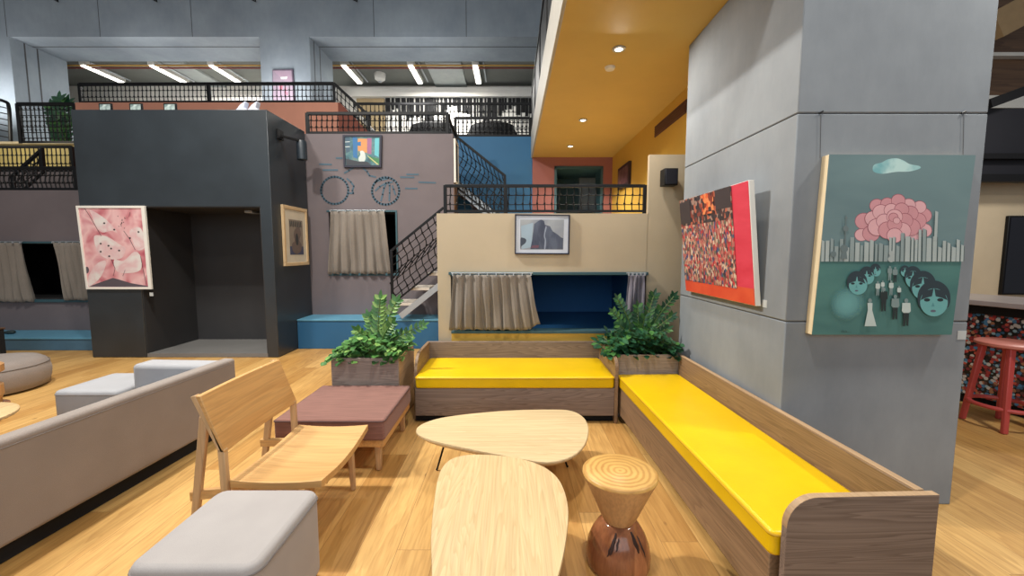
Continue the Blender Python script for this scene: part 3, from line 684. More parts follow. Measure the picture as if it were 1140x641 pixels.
def figure(cx, y0, y1, top, low, dress=False):
    h = y1-y0; w = h*.13; b = D.start(); b.mi = 0
    if dress:
        b.mi = 1; D.poly(b, [(cx-w*.7, y0+h*.16), (cx+w*.7, y0+h*.16), (cx+w*.6, y0+h*.42), (cx+w*1.8, y1), (cx-w*1.5, y1), (cx-w*.6, y0+h*.42)], OUT)
    else:
        b.mi = 2; D.poly(b, [(cx-w*.8, y0+h*.48), (cx+w*.8, y0+h*.48), (cx+w*.55, y1), (cx+w*.05, y1-h*.03), (cx, y0+h*.62), (cx-w*.4, y1), (cx-w*.9, y1)], OUT)
        b.mi = 1; D.poly(b, [(cx-w*1.1, y0+h*.16), (cx+w*1.1, y0+h*.16), (cx+w*1.25, y0+h*.45), (cx+w*.8, y0+h*.52), (cx-w*.8, y0+h*.52), (cx-w*1.25, y0+h*.45)], OUT)
    b.mi = 0; D.disc(b, cx, y0+h*.08, w*.55, h*.08, OUT, 12)
    b.build('painted_figure', [gry, top, low], t)
figure(138, 420, 578, wht, wht, True); figure(217, 358, 494, blk, blk); figure(282, 398, 540, gry, blk); figure(344, 420, 578, wht, blk)
figure(182, 322, 405, wht, gry); figure(210, 318, 385, wht, gry); figure(258, 318, 402, wht, gry); figure(303, 348, 420, wht, blk); figure(250, 235, 318, gry, gry); figure(280, 240, 330, gry, blk)
b = D.start()
for i, (x, y) in enumerate(((-26, 604), (-20, 600), (-13, 605), (-5, 602), (2, 605))): D.poly(b, [(x, y), (x+2, y-1), (x+4, y+8), (x+2, y+9)], OUT)
D.poly(b, [(-26, 613), (30, 611), (30, 612), (-26, 614)], OUT)
b.build('signature', flat('ink', 30, 40, 42), t)
# --- red mosaic canvas on the pillar side, leaning out at its top
LT, LB = PX0-.13, PX0-.045
zc0, zc1, ya, yb = 1.2, 2.0, 2.65, 3.72
def redp(u, v, o=0): # u from near to far, v up
    return Vector((LB + (LT-LB)*v - o, ya + (yb-ya)*u, zc0 + (zc1-zc0)*v + .0))
t = thing('canvas_painting', 'red canvas crowded with tiny coloured marks on the pillar side', 'painting', (PX0-.05, 3.15, zc0))
n_ = Vector((.035, 0, 0))
B().hexa([redp(0, 0), redp(1, 0), redp(1, 0)+n_, redp(0, 0)+n_, redp(0, 1), redp(1, 1), redp(1, 1)+n_, redp(0, 1)+n_]).build('canvas', M['white'], t, bevel=.003)
def rq(name, mat, u0, u1, v0, v1, o):
    B().hexa([redp(u0, v0, o+.001), redp(u1, v0, o+.001), redp(u1, v0, o), redp(u0, v0, o), redp(u0, v1, o+.001), redp(u1, v1, o+.001), redp(u1, v1, o), redp(u0, v1, o)]).build(name, mat, t)
rq('red_field', blotch('crimson_field', 3, [(.3, S(196, 46, 66)), (.7, S(212, 66, 86))], .5, (1, 1, 4)), .004, .996, .004, .996, .001)
rq('orange_band', blotch('orange_band', 4, [(.3, S(196, 62, 40)), (.7, S(214, 90, 56))], .5), .004, .996, .004, .14, .0025)
rq('crowd_pattern', cells('crowd_cells', 40, [S(176, 120, 106), S(150, 50, 54), S(180, 146, 124), S(62, 50, 60), S(170, 92, 86), S(54, 72, 112), S(200, 178, 158), S(110, 84, 70), S(190, 54, 58), S(92, 104, 88), S(160, 104, 94), S(132, 60, 60)], .55, (1, 1.6, .9)), .19, .996, .12, .85, .004)
rq('speckled_band', cells('dark_cells', 30, [S(46, 40, 44), S(126, 56, 46), S(60, 50, 52), S(170, 92, 70), S(44, 40, 46), S(150, 120, 108), S(70, 40, 40)], .55), .19, .996, .72, .996, .0055)
rq('dark_patch', flat('patch_dark', 56, 46, 48), .2, .40, .82, .996, .0065)
rq('dark_patch', flat('patch_dark', 56, 46, 48), .80, .99, .74, .97, .0075)
rq('orange_patch', cells('ember_cells', 30, [S(206, 90, 50), S(120, 50, 40), S(216, 130, 80), S(60, 44, 44)]), .42, .60, .8, .99, .0085)
# --- pink painting on the booth
FY2 = BF-.03
def z8(x, y): return at(80 + x/5.83, 220 + y/5.83, Y=FY2)
t = thing('framed_painting', 'white framed pink painting with pale spotted shapes on the booth front', 'painting', (-5.7, BF, 1.02))
ring_o = [(24, 52), (470, 52), (517, 594), (92, 594)]; ring_i = [(38, 67), (448, 67), (495, 580), (102, 580)]
b = B()
for i in range(4):
    a0, a1, c1, c0 = ring_o[i], ring_o[(i+1) % 4], ring_i[(i+1) % 4], ring_i[i]
    b.prism([z8(*a0), z8(*a1), z8(*c1), z8(*c0)], (0, .028, 0))
b.build('frame', M['white'], t)
b = B(); b.prism([z8(*p) + Vector((0, .012, 0)) for p in ring_i], (0, .014, 0)); b.build('canvas', blotch('pink_wash', 3.6, [(.34, S(176, 84, 98)), (.46, S(208, 146, 150)), (.58, S(222, 180, 180)), (.72, S(190, 108, 120))], .6, detail=2), t)
E = Pic(t, lambda x, y: z8(x, y) + Vector((0, .0115, 0)))
def sm(p, n=4): return [(v.x, v.y) for v in catmull([Vector((x, y, 0)) for x, y in p], n)]
b = E.start()
E.poly(b, sm([(110, 80), (150, 95), (215, 140), (265, 190), (290, 225), (250, 215), (190, 225), (150, 180), (125, 120)]), OUT)
E.poly(b, sm([(140, 250), (190, 245), (240, 260), (300, 300), (345, 330), (320, 390), (255, 400), (190, 380), (150, 320)]), OUT)
E.poly(b, sm([(370, 215), (430, 190), (462, 240), (470, 320), (420, 340), (390, 280)]), OUT)
E.poly(b, sm([(270, 400), (330, 410), (400, 350), (440, 380), (440, 470), (340, 490), (280, 470)]), OUT)
E.poly(b, sm([(100, 520), (130, 460), (170, 420), (215, 410), (205, 470), (170, 530), (120, 570), (104, 575)]), OUT)
b.build('pale_shapes', blotch('pale_wash', 4, [(.4, S(218, 210, 206)), (.56, S(214, 176, 178)), (.7, S(222, 206, 204))], .6), t)
b = E.start(); E.poly(b, [(104, 578), (150, 560), (262, 520), (380, 555), (490, 574), (494, 579)], OUT); E.disc(b, 92, 470, 14, 22, OUT); b.build('dark_base', flat('plum_grey', 84, 76, 84), t)
b = E.start()
for x, y in ((205, 165), (270, 207), (182, 298), (233, 312), (250, 330), (182, 350), (302, 343), (238, 380), (372, 262), (428, 222)): E.disc(b, x, y, 7, 6, OUT, 12)
for p in ([(75, 68), (110, 120), (150, 190), (185, 250)], [(330, 215), (370, 270), (405, 340)], [(440, 380), (455, 460), (478, 565)], [(250, 400), (275, 460), (262, 510)], [(340, 470), (325, 510)], [(372, 95), (365, 125), (335, 140)]):
    for p0, p1 in zip(p, p[1:]): E.poly(b, [(p0[0], p0[1]), (p0[0]+3, p0[1]-1), (p1[0]+3, p1[1]-1), (p1[0], p1[1])], OUT)
for k in range(14): E.disc(b, random.uniform(280, 355), random.uniform(120, 205), 3, 3, OUT, 8)
b.build('ink_marks', flat('ink_dark', 60, 56, 58), t)
# --- cream framed print on the booth side
t = thing('framed_print', 'cream framed print of a grey vase-like figure on the booth side', 'picture', (BX1, 6.6, 1.32))
x = BX1+.002; y0, y1, z0, z1 = 6.2, 6.93, 1.335, 2.25
b = B(); f = .05
b.box(x, x+.035, y0, y1, z0, z0+f).box(x, x+.035, y0, y1, z1-f, z1).box(x, x+.035, y0, y0+f, z0+f, z1-f).box(x, x+.035, y1-f, y1, z0+f, z1-f); b.build('frame', flat('maple_frame', 206, 178, 138), t, bevel=.004)
B().box(x, x+.02, y0+f, y1-f, z0+f, z1-f).build('mat_board', flat('mat_cream', 216, 206, 186), t)
B().box(x+.02, x+.0215, y0+.17, y1-.15, z0+.17, z1-.2).build('print', flat('print_taupe', 142, 130, 118), t)
B().box(x+.0215, x+.0225, y0+.17, y1-.15, z0+.17, z0+.30).build('print_ground', flat('print_blue', 70, 76, 104), t)
b = B(); 
def yp(u, v): return Vector((x+.0227, y0+.17 + (y1-y0-.32)*u, z0+.17 + (z1-z0-.37)*v))
for o_, pts in ((0, [(.2,.1),(.5,.02),(.8,.12),(.85,.3),(.7,.42),(.85,.62),(.7,.8),(.4,.72),(.3,.55),(.35,.4),(.15,.3)]),): b.prism([yp(*p) for p in sm(pts)], (.001, 0, 0))
b.build('print_vase', flat('print_grey', 112, 98, 92), t)
b = B(); b.prism([yp(*p) + Vector((.0012, 0, 0)) for p in sm([(.45,.3),(.6,.3),(.62,.5),(.52,.62),(.42,.5)])], (.0008, 0, 0))
for k in range(8): b.prism([yp(.06+k*.11, .78+.02*(k % 2)), yp(.12+k*.11, .8), yp(.1+k*.11, .97), yp(.05+k*.11, .95)], (.0008, 0, 0))
b.build('print_lines', flat('print_dark', 66, 58, 58), t)
# --- street scene on the grey wall
FY3 = WY-.04
def s2_(x, y): return at(320 + x/6.333, 110 + y/6.333, Y=FY3)
t = thing('framed_painting', 'dark framed colourful street scene painting at the top of the grey wall', 'painting', (-2.35, WY, 2.95))
ro = [(388, 254), (664, 254), (660, 482), (396, 482)]; ri = [(402, 266), (650, 266), (647, 468), (409, 468)]
b = B()
for i in range(4): b.prism([s2_(*ro[i]), s2_(*ro[(i+1) % 4]), s2_(*ri[(i+1) % 4]), s2_(*ri[i])], (0, .038, 0))
b.build('frame', flat('navy_frame', 28, 28, 48), t)
b = B(); b.prism([s2_(*p) + Vector((0, .012, 0)) for p in ri], (0, .02, 0)); b.build('canvas', blotch('street_wash', 9, [(.35, S(46, 70, 80)), (.5, S(60, 110, 120)), (.65, S(110, 130, 120))]), t)
G = Pic(t, lambda x, y: s2_(x, y) + Vector((0, .0115, 0)))
def shape(nm, pts, mat):
    b = G.start(); G.poly(b, pts, OUT); b.build(nm, mat, t)
shape('orange_house', [(495, 280), (560, 280), (560, 380), (495, 365)], flat('house_orange', 206, 138, 84))
shape('mauve_house', [(560, 275), (592, 275), (590, 390), (562, 385)], flat('house_mauve', 150, 96, 130))
shape('blue_house', [(458, 268), (488, 268), (492, 420), (462, 410)], flat('house_blue', 44, 104, 156))
shape('blue_sign', [(488, 305), (516, 300), (516, 330), (488, 328)], flat('house_blue', 44, 104, 156))
shape('teal_house', [(615, 275), (645, 275), (642, 410), (612, 395)], flat('house_teal', 96, 176, 186))
shape('window_block', [(405, 268), (438, 268), (440, 370), (410, 380)], flat('house_slate', 60, 86, 104))
for yy in (300, 335): shape('window_bar', [(405, yy), (438, yy-2), (438, yy+3), (405, yy+5)], flat('chalk', 196, 204, 200))
shape('white_dog', sm([(510, 370), (530, 365), (545, 385), (548, 420), (535, 445), (505, 440), (500, 415), (512, 395)]), flat('chalk', 196, 204, 200))
shape('green_verge', [(560, 400), (645, 420), (645, 466), (590, 440)], flat('verge_green', 60, 120, 76))
shape('dark_road', [(410, 420), (500, 440), (560, 440), (590, 466), (412, 466)], flat('road_dark', 50, 54, 62))
shape('road_line', [(560, 400), (566, 400), (644, 462), (630, 462)], flat('line_sand', 190, 184, 130))
# --- ink landscape on the beige wall
FY4 = BY-.03
def k4(x, y): return at(560 + x/10.69, 230 + y/10.69, Y=FY4)
t = thing('framed_print', 'black framed grey ink landscape of a mountain on the beige wall', 'picture', (.33, BY, 1.55))
ro = [(142, 88), (800, 96), (790, 570), (140, 565)]; ri = [(158, 104), (785, 110), (773, 553), (154, 550)]
b = B()
for i in range(4): b.prism([k4(*ro[i]), k4(*ro[(i+1) % 4]), k4(*ri[(i+1) % 4]), k4(*ri[i])], (0, .029, 0))
b.build('frame', flat('navy_frame', 28, 28, 48), t)
b = B(); b.prism([k4(*p) + Vector((0, .008, 0)) for p in ri], (0, .02, 0)); b.build('mat_board', flat('mat_white', 196, 202, 214), t)
G = Pic(t, lambda x, y: k4(x, y) + Vector((0, .0075, 0)))
shape('print', [(205, 152), (728, 152), (718, 510), (205, 510)], blotch('mist_grey', 4, [(.35, S(128, 134, 146)), (.65, S(158, 162, 166))]))
shape('mist', [(215, 230), (360, 190), (340, 480), (225, 505)], flat('mist_pale', 150, 170, 186))
shape('mountain', [(325, 505), (345, 400), (365, 260), (372, 205), (420, 170), (455, 152), (490, 170), (500, 215), (560, 232), (590, 290), (650, 330), (690, 365), (716, 375), (714, 508)], blotch('rock_slate', 12, [(.35, S(56, 62, 82)), (.65, S(84, 92, 110))], .6, (1, 1, .4)))
shape('waterfall', sm([(508, 235), (520, 250), (500, 340), (512, 400), (505, 500), (490, 500), (498, 400), (488, 340)]), flat('fall_grey', 140, 148, 166))
shape('bush', sm([(208, 380), (240, 370), (275, 390), (268, 430), (220, 470), (208, 500)]), flat('bush_dark', 60, 68, 82))
shape('red_roof', [(330, 490), (350, 462), (430, 458), (420, 490)], flat('roof_plum', 104, 70, 84))
# --- poster on concrete column, dark painting on yellow wall
FY5 = CY-.05
t = thing('poster', 'lilac and pink poster board leaning on the concrete column behind the railing', 'poster', (at(314, 100, Y=FY5).x, FY5, 4.4))
def p6(x, y): return at(300 + x/10.68, 60 + y/10.68, Y=FY5)
b = B(); b.prism([p6(35, 188), p6(275, 182), p6(300, 570), p6(40, 570)], (0, .05, 0)); b.build('board', flat('board_plum', 88, 74, 90), t)
G = Pic(t, p6)
shape('print', [(40, 198), (262, 196), (285, 565), (44, 565)], flat('poster_lilac', 138, 124, 138))
shape('pink_area', [(50, 205), (258, 200), (268, 340), (180, 325)], flat('poster_pink', 148, 128, 144))
shape('white_mark', [(130, 275), (215, 270), (205, 300), (140, 300)], flat('chalk', 224, 224, 228))
shape('red_mark', [(185, 400), (200, 400), (200, 450), (220, 450), (220, 490), (185, 490)], flat('poster_red', 170, 100, 118))
shape('red_mark', [(120, 370), (160, 380), (150, 430), (120, 420)], flat('poster_red', 200, 110, 130))
ya_, yb_ = at(689, 190, X=SX1-.03).y, at(701, 190, X=SX1-.03).y
za_, zb_ = at(695, 208, X=SX1-.03).z, at(701, 179, X=SX1-.03).z
t = thing('framed_painting', 'small dark framed picture on the yellow side wall of the mezzanine', 'painting', (SX1, (ya_+yb_)/2, za_))
B().box(SX1-.05, SX1-.001, yb_, ya_, za_, zb_).build('frame', flat('frame_maroon', 46, 26, 32), t, bevel=.006)
B().box(SX1-.053, SX1-.05, yb_+.05, ya_-.05, za_+.05, zb_-.05).build('canvas', blotch('maroon_wash', 6, [(.35, S(70, 34, 40)), (.65, S(120, 84, 84))]), t)
for px, w in ((914, 'l'), (1073, 'r')):
    p0_, p1_ = at(px, 126, Y=PY0-.006), at(px-1, 176, Y=PY0-.006)
    pr_ = bpy.data.objects['canvas_painting']
    B().tube([p0_ + Vector((.01, 0, .012)), p0_, p1_], .0013, 5).build('hanging_wire', M['seam'], pr_)
    B().tube([p0_ + Vector((-.012, 0, 0)), p0_ + Vector((.012, 0, .012))], .004, 5).build('hook', M['black'], pr_)
# caption cards
for (px, py, Y, X, lb) in ((168.5, 327.5, BF-.003, None, 'small white caption card below the pink painting'), (1071, 373, PY0-.003, None, 'small pale square caption card right of the teal painting'), (851, 338, None, PX0-.003, 'small pale caption card below the red painting')):
    p = at(px, py, Y=Y) if Y else at(px, py, X=X)
    s = .026 if not X else .024
    b = B()
    if Y: b.box(p.x-s, p.x+s, p.y, p.y+.003, p.z-s, p.z+s)
    else: b.box(p.x, p.x+.003, p.y-s, p.y+s, p.z-s, p.z+s)
    tag(b.build('caption_card', flat('card_white', 186, 190, 190)), lb, 'card')

# ================================================================== SMALL FIXTURES
# speaker on the column
a_, b_ = at(739.5, 206, Y=BY-.16), at(755.5, 187, Y=BY-.16)
t = thing('speaker', 'black square speaker on the beige wall column near the pillar', 'speaker', ((a_.x+b_.x)/2, BY-.02, a_.z))
B().box(a_.x, b_.x, BY-.16, BY-.03, a_.z, b_.z).build('cabinet', M['black'], t, bevel=.006)
B().box(a_.x+.01, b_.x-.01, BY-.168, BY-.16, a_.z+.01, b_.z-.01).build('grille', flat('grille_navy', 22, 22, 34), t, bevel=.003)
B().box(a_.x+.04, b_.x-.04, BY-.03, BY, a_.z+.05, b_.z-.05).build('bracket', M['black'], t)
# vent
y0, y1 = at(729, 140, X=SX1-.01).y, at(764, 120, X=SX1-.01).y
z1, z0 = at(729, 141, X=SX1-.01).z, at(729, 153, X=SX1-.01).z
t = thing('air_vent', 'long dark brown air vent grille high on the yellow wall', 'vent', (SX1, (y0+y1)/2, z0))
B().box(SX1-.012, SX1-.001, min(y0, y1), max(y0, y1), z0, z1).build('backing', flat('vent_brown', 78, 44, 32), t, bevel=.003)
b = B()
for k in range(5): z = z0 + (z1-z0)*(k+.5)/5; b.box(SX1-.02, SX1-.012, min(y0, y1)+.02, max(y0, y1)-.02, z-.008, z+.008)
b.build('slats', flat('vent_slat', 96, 58, 44), t)
# downlights and detector on the soffit
for px, py, lb in ((689, 55, 'silver ceiling downlight nearest the camera in the yellow soffit'), (649, 134, 'small lit ceiling downlight above the balcony railing'), (635, 163, 'small lit ceiling downlight close to the salmon wall')):
    p = at(px, py, Z=SZ-.01)
    t = thing('downlight', lb, 'light', (p.x, p.y, SZ))
    B().lathe((p.x, p.y, SZ-.012), [(.05, .011), (.062, .008), (.06, 0), (.04, 0)], 24).build('rim', M['steel'], t, smooth=True)
    B().lathe((p.x, p.y, SZ-.016), [(.02, 0), (.036, .004), (.036, .006)], 20).build('lens', M['spotglow'], t, smooth=True)
p = at(679, 77, Z=SZ-.02)
t = thing('smoke_detector', 'round white smoke detector on the yellow soffit', 'detector', (p.x, p.y, SZ))
B().lathe((p.x, p.y, SZ-.03), [(.02, 0), (.045, .004), (.052, .02), (.055, .029)], 24).build('body', M['white'], t, smooth=True)
# railing over soffit edge (seen edge on)
t = thing('balcony_railing', 'tall black railing along the upper edge of the yellow soffit slab', 'railing', (SX0, 5.5, SZ+.5))
B().box(SX0-.03, SX0+.02, 2.5, SY+.2, SZ+1.2, SZ+1.25).build('handrail', M['black'], t)
B().box(SX0-.015, SX0+.01, 2.5, SY+.2, SZ+.5, SZ+1.2).build('panel', M['black'], t)
for k in range(6): B().box(SX0-.03, SX0+.02, 2.5+k*1.17, 2.55+k*1.17, SZ+.501, SZ+1.2).build('post', M['black'], t)
# lintel hooks
for i, (px, w) in enumerate(((66, 'above the left end of the left upper opening'), (175, 'above the middle of the left upper opening'), (284, 'above the right end of the left upper opening'), (396, 'above the right upper opening'))):
    p = at(px, 2, Y=CY)
    b = B(); b.tube([(p.x, CY-.002, p.z+.16), (p.x-.06, CY-.08, p.z+.06), (p.x-.02, CY-.1, p.z), (p.x+.07, CY-.1, p.z-.05), (p.x+.06, CY-.1, p.z+.04)], .02, 6)
    tag(b.build('wall_hook', M['black']), 'small black hook on the concrete lintel ' + w, 'hook', 'lintel hooks')
# dome on the upper room ceiling
p = at(423, 86, Z=rz-.1); t = thing('ceiling_fan_light', 'small white dome lamp on the ceiling of the right upper opening', 'lamp', (p.x, p.y, rz))
B().lathe((p.x, p.y, rz-.22), [(.05, 0), (.14, .06), (.16, .16), (.16, .219)], 20).build('shade', M['white'], t, smooth=True)
B().lathe((p.x, p.y, rz-.25), [(.02, 0), (.05, .01), (.05, .03)], 16).build('finial', M['steel'], t, smooth=True)
# black and white wall display in upper room
y = 13.08; xa, xb = at(430, 130, Y=y).x, at(598, 130, Y=y).x; zt_ = at(500, 107, Y=y).z
t = thing('wall_display', 'white back wall display covered with ragged black hanging strips', 'display', ((xa+xb)/2, y, 4.4))
B().box(xa, xb, y, y+.05, 4.41, zt_).build('panel', M['white'], t)
b = B(); x = xa
while x < xb-.12:
    w = random.uniform(.05, .14); h = (.25 + .35*abs(math.sin(x*1.7)) + random.uniform(0, .25))
    b.box(x, x+w, y-.02-random.uniform(0, .02), y-.001, zt_-h, zt_-.01); x += w + random.uniform(.005, .05)
b.build('black_strips', M['black_void'], t)
b = B(); b.box(at(397, 120, Y=y).x, at(428, 120, Y=y).x, y, y+.06, 4.41, zt_); t = b.build('cupboard', flat('cupboard_tan', 172, 150, 112), bevel=.01); tag(t, 'tan cupboard panel left of the black strip display', 'cupboard')
for px, w in ((482, 'left'), (548, 'right')):
    c = at(px, 146, Y=12.2)
    tag(B().lathe((c.x, c.y, 4.402), [(.6, 0), (.7, .15), (.72, .5), (.6, .75), (.3, .85)], 28, (1, .5)).build('armchair', M['black_void'], smooth=True), 'rounded black armchair before the black strip display, the %s of two' % w, 'armchair', 'black armchairs upstairs')

# ================================================================== FURNITURE
# --- far yellow bench
def rounded_end(y_front, y_back, ztop, x0, x1, r=.09, z0=.004):
    pts = [(y_back, z0), (y_front, z0)]
    for k in range(9):
        a = PI - k/8*PI/2; pts.append((y_front + r + r*math.cos(a), ztop - r + r*math.sin(a)))
    pts.append((y_back, ztop))
    return [Vector((x0, y, z)) for y, z in pts], (x1-x0, 0, 0)
def cushion(b, x0, x1, y0, y1, z0, z1): return b.box(x0, x1, y0, y1, z0, z1)
def piping(b, x0, x1, y0, y1, z, r=.006, c=.03):
    pts = []
    for (cx, cy, a0) in ((x1-c, y1-c, 0), (x0+c, y1-c, 90), (x0+c, y0+c, 180), (x1-c, y0+c, 270)):
        for k in range(5): a = math.radians(a0 + k*22.5); pts.append((cx + c*math.cos(a), cy + c*math.sin(a), z))
    b.tube(pts + [pts[0]], r, 6, caps=False)
def rbox(x0, x1, y0, y1, z0, z1, c):   # soft-cornered slab
    b = B(); pts = []
    for (cx, cy, a0) in ((x1-c, y1-c, 0), (x0+c, y1-c, 90), (x0+c, y0+c, 180), (x1-c, y0+c, 270)):
        for k in range(7): a = math.radians(a0 + k*15); pts.append((cx + c*math.cos(a), cy + c*math.sin(a), z0))
    b.prism(pts, (0, 0, z1-z0)); return b
F0, F1, FB = 3.62, 4.32, 4.36
L0, L1 = -.905, .955
t = thing('bench', 'wooden bench with yellow cushion along the beige wall', 'bench', (0, 4, 0), 'built-in yellow benches')
B().box(L0+.02, L1-.02, F0+.06, F1, .004, .07).build('plinth', M['black_void'], t)
B().box(L0+.03, L1-.03, F0+.01, F1, .07, .325).build('front_panel', M['w_bench'], t, bevel=.004)
B().box(L0, L1, F1, F1+.035, .004, .6).build('back_board', M['w_bench'], t, bevel=.004)
P, d = rounded_end(F0, F1, .6, L1-.03, L1); B().prism(P, d).build('end_board', M['w_bench_y'], t, bevel=.003)
P, d = rounded_end(F0+.1, F1, .6, L0, L0+.03, .2); B().prism(P, d).build('end_board', M['w_bench_y'], t, bevel=.003)
cu = rbox(L0+.034, L1-.034, F0, F1-.005, .326, .43, .03).build('cushion', M['vinyl'], t, bevel=.016, seg=3)
b = B(); piping(b, L0+.034, L1-.034, F0, F1-.005, .418); b.build('piping', M['piping'], cu, smooth=True)
# --- right yellow bench (turned very slightly)
W, LEN = .607, 2.17
t = thing('bench', 'long wooden bench with yellow cushion beside the concrete pillar', 'bench', (.966, 3.72, 0), 'built-in yellow benches', rot=(0, 0, .034), local=True)
B().box(.06, W-.04, -LEN+.03, -.01, .004, .07).build('plinth', M['black_void'], t)
B().box(.01, W-.04, -LEN+.03, -.002, .07, .325).build('front_panel', M['w_bench_y'], t, bevel=.004)
B().box(W-.035, W, -LEN, 0, .004, .6).build('back_board', M['w_bench_y'], t, bevel=.004)
B().box(W-.034, W-.001, -LEN+.001, 0, .6, .606).build('board_edge', M['w_bench_edge'], t, bevel=.002)
pts = [(W, .004), (.03, .004)]; r = .12
for k in range(11): a = PI - k/10*PI/2; pts.append((.03 + r + r*math.cos(a), .6 - r + r*math.sin(a)))
pts.append((W, .6))
pts = [(W+.03 if x == W else x, z) for x, z in pts]
e = B(); e.prism([Vector((x, -LEN-.03, z)) for x, z in pts], (0, .03, 0)); e.build('end_board', M['w_bench'], t, bevel=.002)
e = B(); e.prism([Vector((x*.999, -LEN-.0295, z+.001)) for x, z in pts[2:]] + [Vector((x*.999, -LEN-.0295, z-.004)) for x, z in pts[2:][::-1]], (0, .0295, 0)); e.build('end_edge', M['w_bench_edge'], t)
cu = rbox(0, W-.04, -LEN+.01, -.004, .326, .43, .03).build('cushion', M['vinyl'], t, bevel=.016, seg=3)
b = B(); piping(b, 0, W-.04, -LEN+.01, -.004, .418); b.build('piping', M['piping'], cu, smooth=True)
# --- planters
def planter(label, x0, x1, y0, y1, z1, mat_f, mat_s):
    t = thing('planter_box', label, 'planter', ((x0+x1)/2, (y0+y1)/2, 0), 'wooden planter boxes')
    w = .025
    B().box(x0, x1, y0, y0+w, .004, z1).build('front_board', mat_f, t, bevel=.003)
    B().box(x0, x1, y1-w, y1, .004, z1).build('back_board', mat_f, t, bevel=.003)
    B().box(x0, x0+w, y0+w, y1-w, .004, z1).build('side_board', mat_s, t, bevel=.003)
    B().box(x1-w, x1, y0+w, y1-w, .004, z1).build('side_board', mat_s, t, bevel=.003)
    B().box(x0+w, x1-w, y0+w, y1-w, z1-.12, z1-.05).build('soil', M['soil'], t)
    return t
planter('wooden planter box behind the brown daybed', -1.60, -1.005, 3.58, 4.16, .615, M['w_plant'], M['w_bench_edge'])  # golden oak sides: the orange light on them is put into the colour
planter('wooden planter box in the bench corner by the pillar', .965, 1.585, 3.76, 4.34, .60, M['w_plant'], M['w_bench_y'])
def leaf(b, base_, d, up, L, w, curl=.25):
    d = Vector(d).normalized(); sd = d.cross(Vector(up));
    if sd.length < .05: sd = d.cross(Vector((1, 0, 0)))
    sd.normalize(); u = sd.cross(d)
    prof = [(0, .02), (.2, .75), (.45, 1), (.75, .65), (1, .02)]
    L_, M_, R_ = [], [], []
    for s_, k in prof:
        c = Vector(base_) + d*L*s_ - u*L*curl*s_*s_
        M_.append(b.bm.verts.new(c - u*w*.12*k)); L_.append(b.bm.verts.new(c + sd*w*k*.5)); R_.append(b.bm.verts.new(c - sd*w*k*.5))
    for i in range(4):
        b._m([b.bm.faces.new((L_[i], M_[i], M_[i+1], L_[i+1])), b.bm.faces.new((M_[i], R_[i], R_[i+1], M_[i+1]))])
def zz_plant(label, c, z0, fronds, mats):
    t = thing('zz_plant', label, 'plant', (c[0], c[1], z0))
    for (tip, n, lw) in fronds:
        b = B(); a = Vector((c[0] + (tip[0]-c[0])*.12, c[1] + (tip[1]-c[1])*.12, z0)); tip = Vector(tip)
        m = a.lerp(tip, .5) + Vector((0, 0, .06)) - (tip-a)*Vector((1, 1, 0)).length*0
        path = catmull([a, a.lerp(tip, .5) + Vector((-(tip.x-a.x)*.12, -(tip.y-a.y)*.12, .03)), tip], 8, False)
        b.mi = 0; b.tube(path, [.009 - .006*i/len(path) for i in range(len(path))], 6)
        L = len(path)
        for k in range(n):
            f = .22 + .78*k/(n-1); i = min(L-2, int(f*(L-1))); p = path[i].lerp(path[i+1], f*(L-1)-i); dd = (path[i+1]-path[i]).normalized()
            sd = dd.cross(Vector((0, -1, .25))).normalized()
            for s_ in (-1, 1):
                b.mi = random.choice((1, 1, 2)); leaf(b, p, dd*.75 + sd*s_ + Vector((0, -.2, .1)), Vector((0, -1, .5)), lw*random.uniform(.85, 1.15)*(1 - .25*f), lw*.42, .15)
        b.mi = 1; leaf(b, path[-1], (path[-1]-path[-2]), Vector((0, -1, .4)), lw*.9, lw*.35, .1)
        b.build('frond', mats, t, smooth=True, angle=80)
    return t
def leafy(label, x0, x1, y0, y1, z0, z1, n, mats, lw=.075, over=.04):
    t = thing('pothos_plant', label, 'plant', ((x0+x1)/2, (y0+y1)/2, z0))
    for s_ in range(8):
        b = B(); cx = x0 + (x1-x0)*(s_+.5)/8; cy = random.uniform(y0+.08, y1-.08)
        for k in range(n//8):
            x = min(x1-.04, max(x0-.03, cx + random.gauss(0, (x1-x0)/11))); y = random.uniform(y0-over, y1); f = 1-abs((x-(x0+x1)/2)/((x1-x0)/2+.08))**2
            z = z0 + random.uniform(.02, max(.03, (z1-z0)*max(.15, f)))
            p0 = Vector((cx + (x-cx)*.3, cy + (y-cy)*.3, z0)); p1 = Vector((x, y, z))
            b.mi = 0; b.tube([p0, p0.lerp(p1, .6) + Vector((0, 0, .02)), p1], .0022, 4)
            b.mi = random.choice((1, 1, 1, 2)); d = Vector((x-cx + random.uniform(-.08, .08), y-cy - .05 + random.uniform(-.06, .06), random.uniform(-.02, .08)))
            if d.length < .02: d = Vector((0, -.1, .02))
            leaf(b, p1, d, Vector((random.uniform(-.4, .4), -.5, 1)), lw*random.uniform(.7, 1.2), lw*random.uniform(.5, .75), .25)
        b.build('shoot', mats, t, smooth=True, angle=80)
    return t
g1 = [M['stem'], M['leaf'], M['leaf_lt']]; g2 = [M['stem'], M['leaf_b'], M['leaf']]
Yl = 3.85
c = (-1.28, Yl); V = lambda px, py, Y: tuple(at(px, py, Y=Y))
zz_plant('upright zz plant standing tallest in the left planter box', c, .57, [(V(423, 333, Yl), 12, .105), (V(441, 336, Yl), 11, .10), (V(410, 352, Yl+.05), 9, .09), (V(470, 362, Yl+.02), 10, .085), (V(398, 368, Yl-.1), 8, .085), (V(436, 360, Yl-.1), 9, .09), (V(455, 372, Yl+.1), 8, .08)], g1)
leafy('low green pothos leaves spilling from the left planter box', -1.62, -.98, 3.6, 4.13, .56, .80, 460, g1, .088)
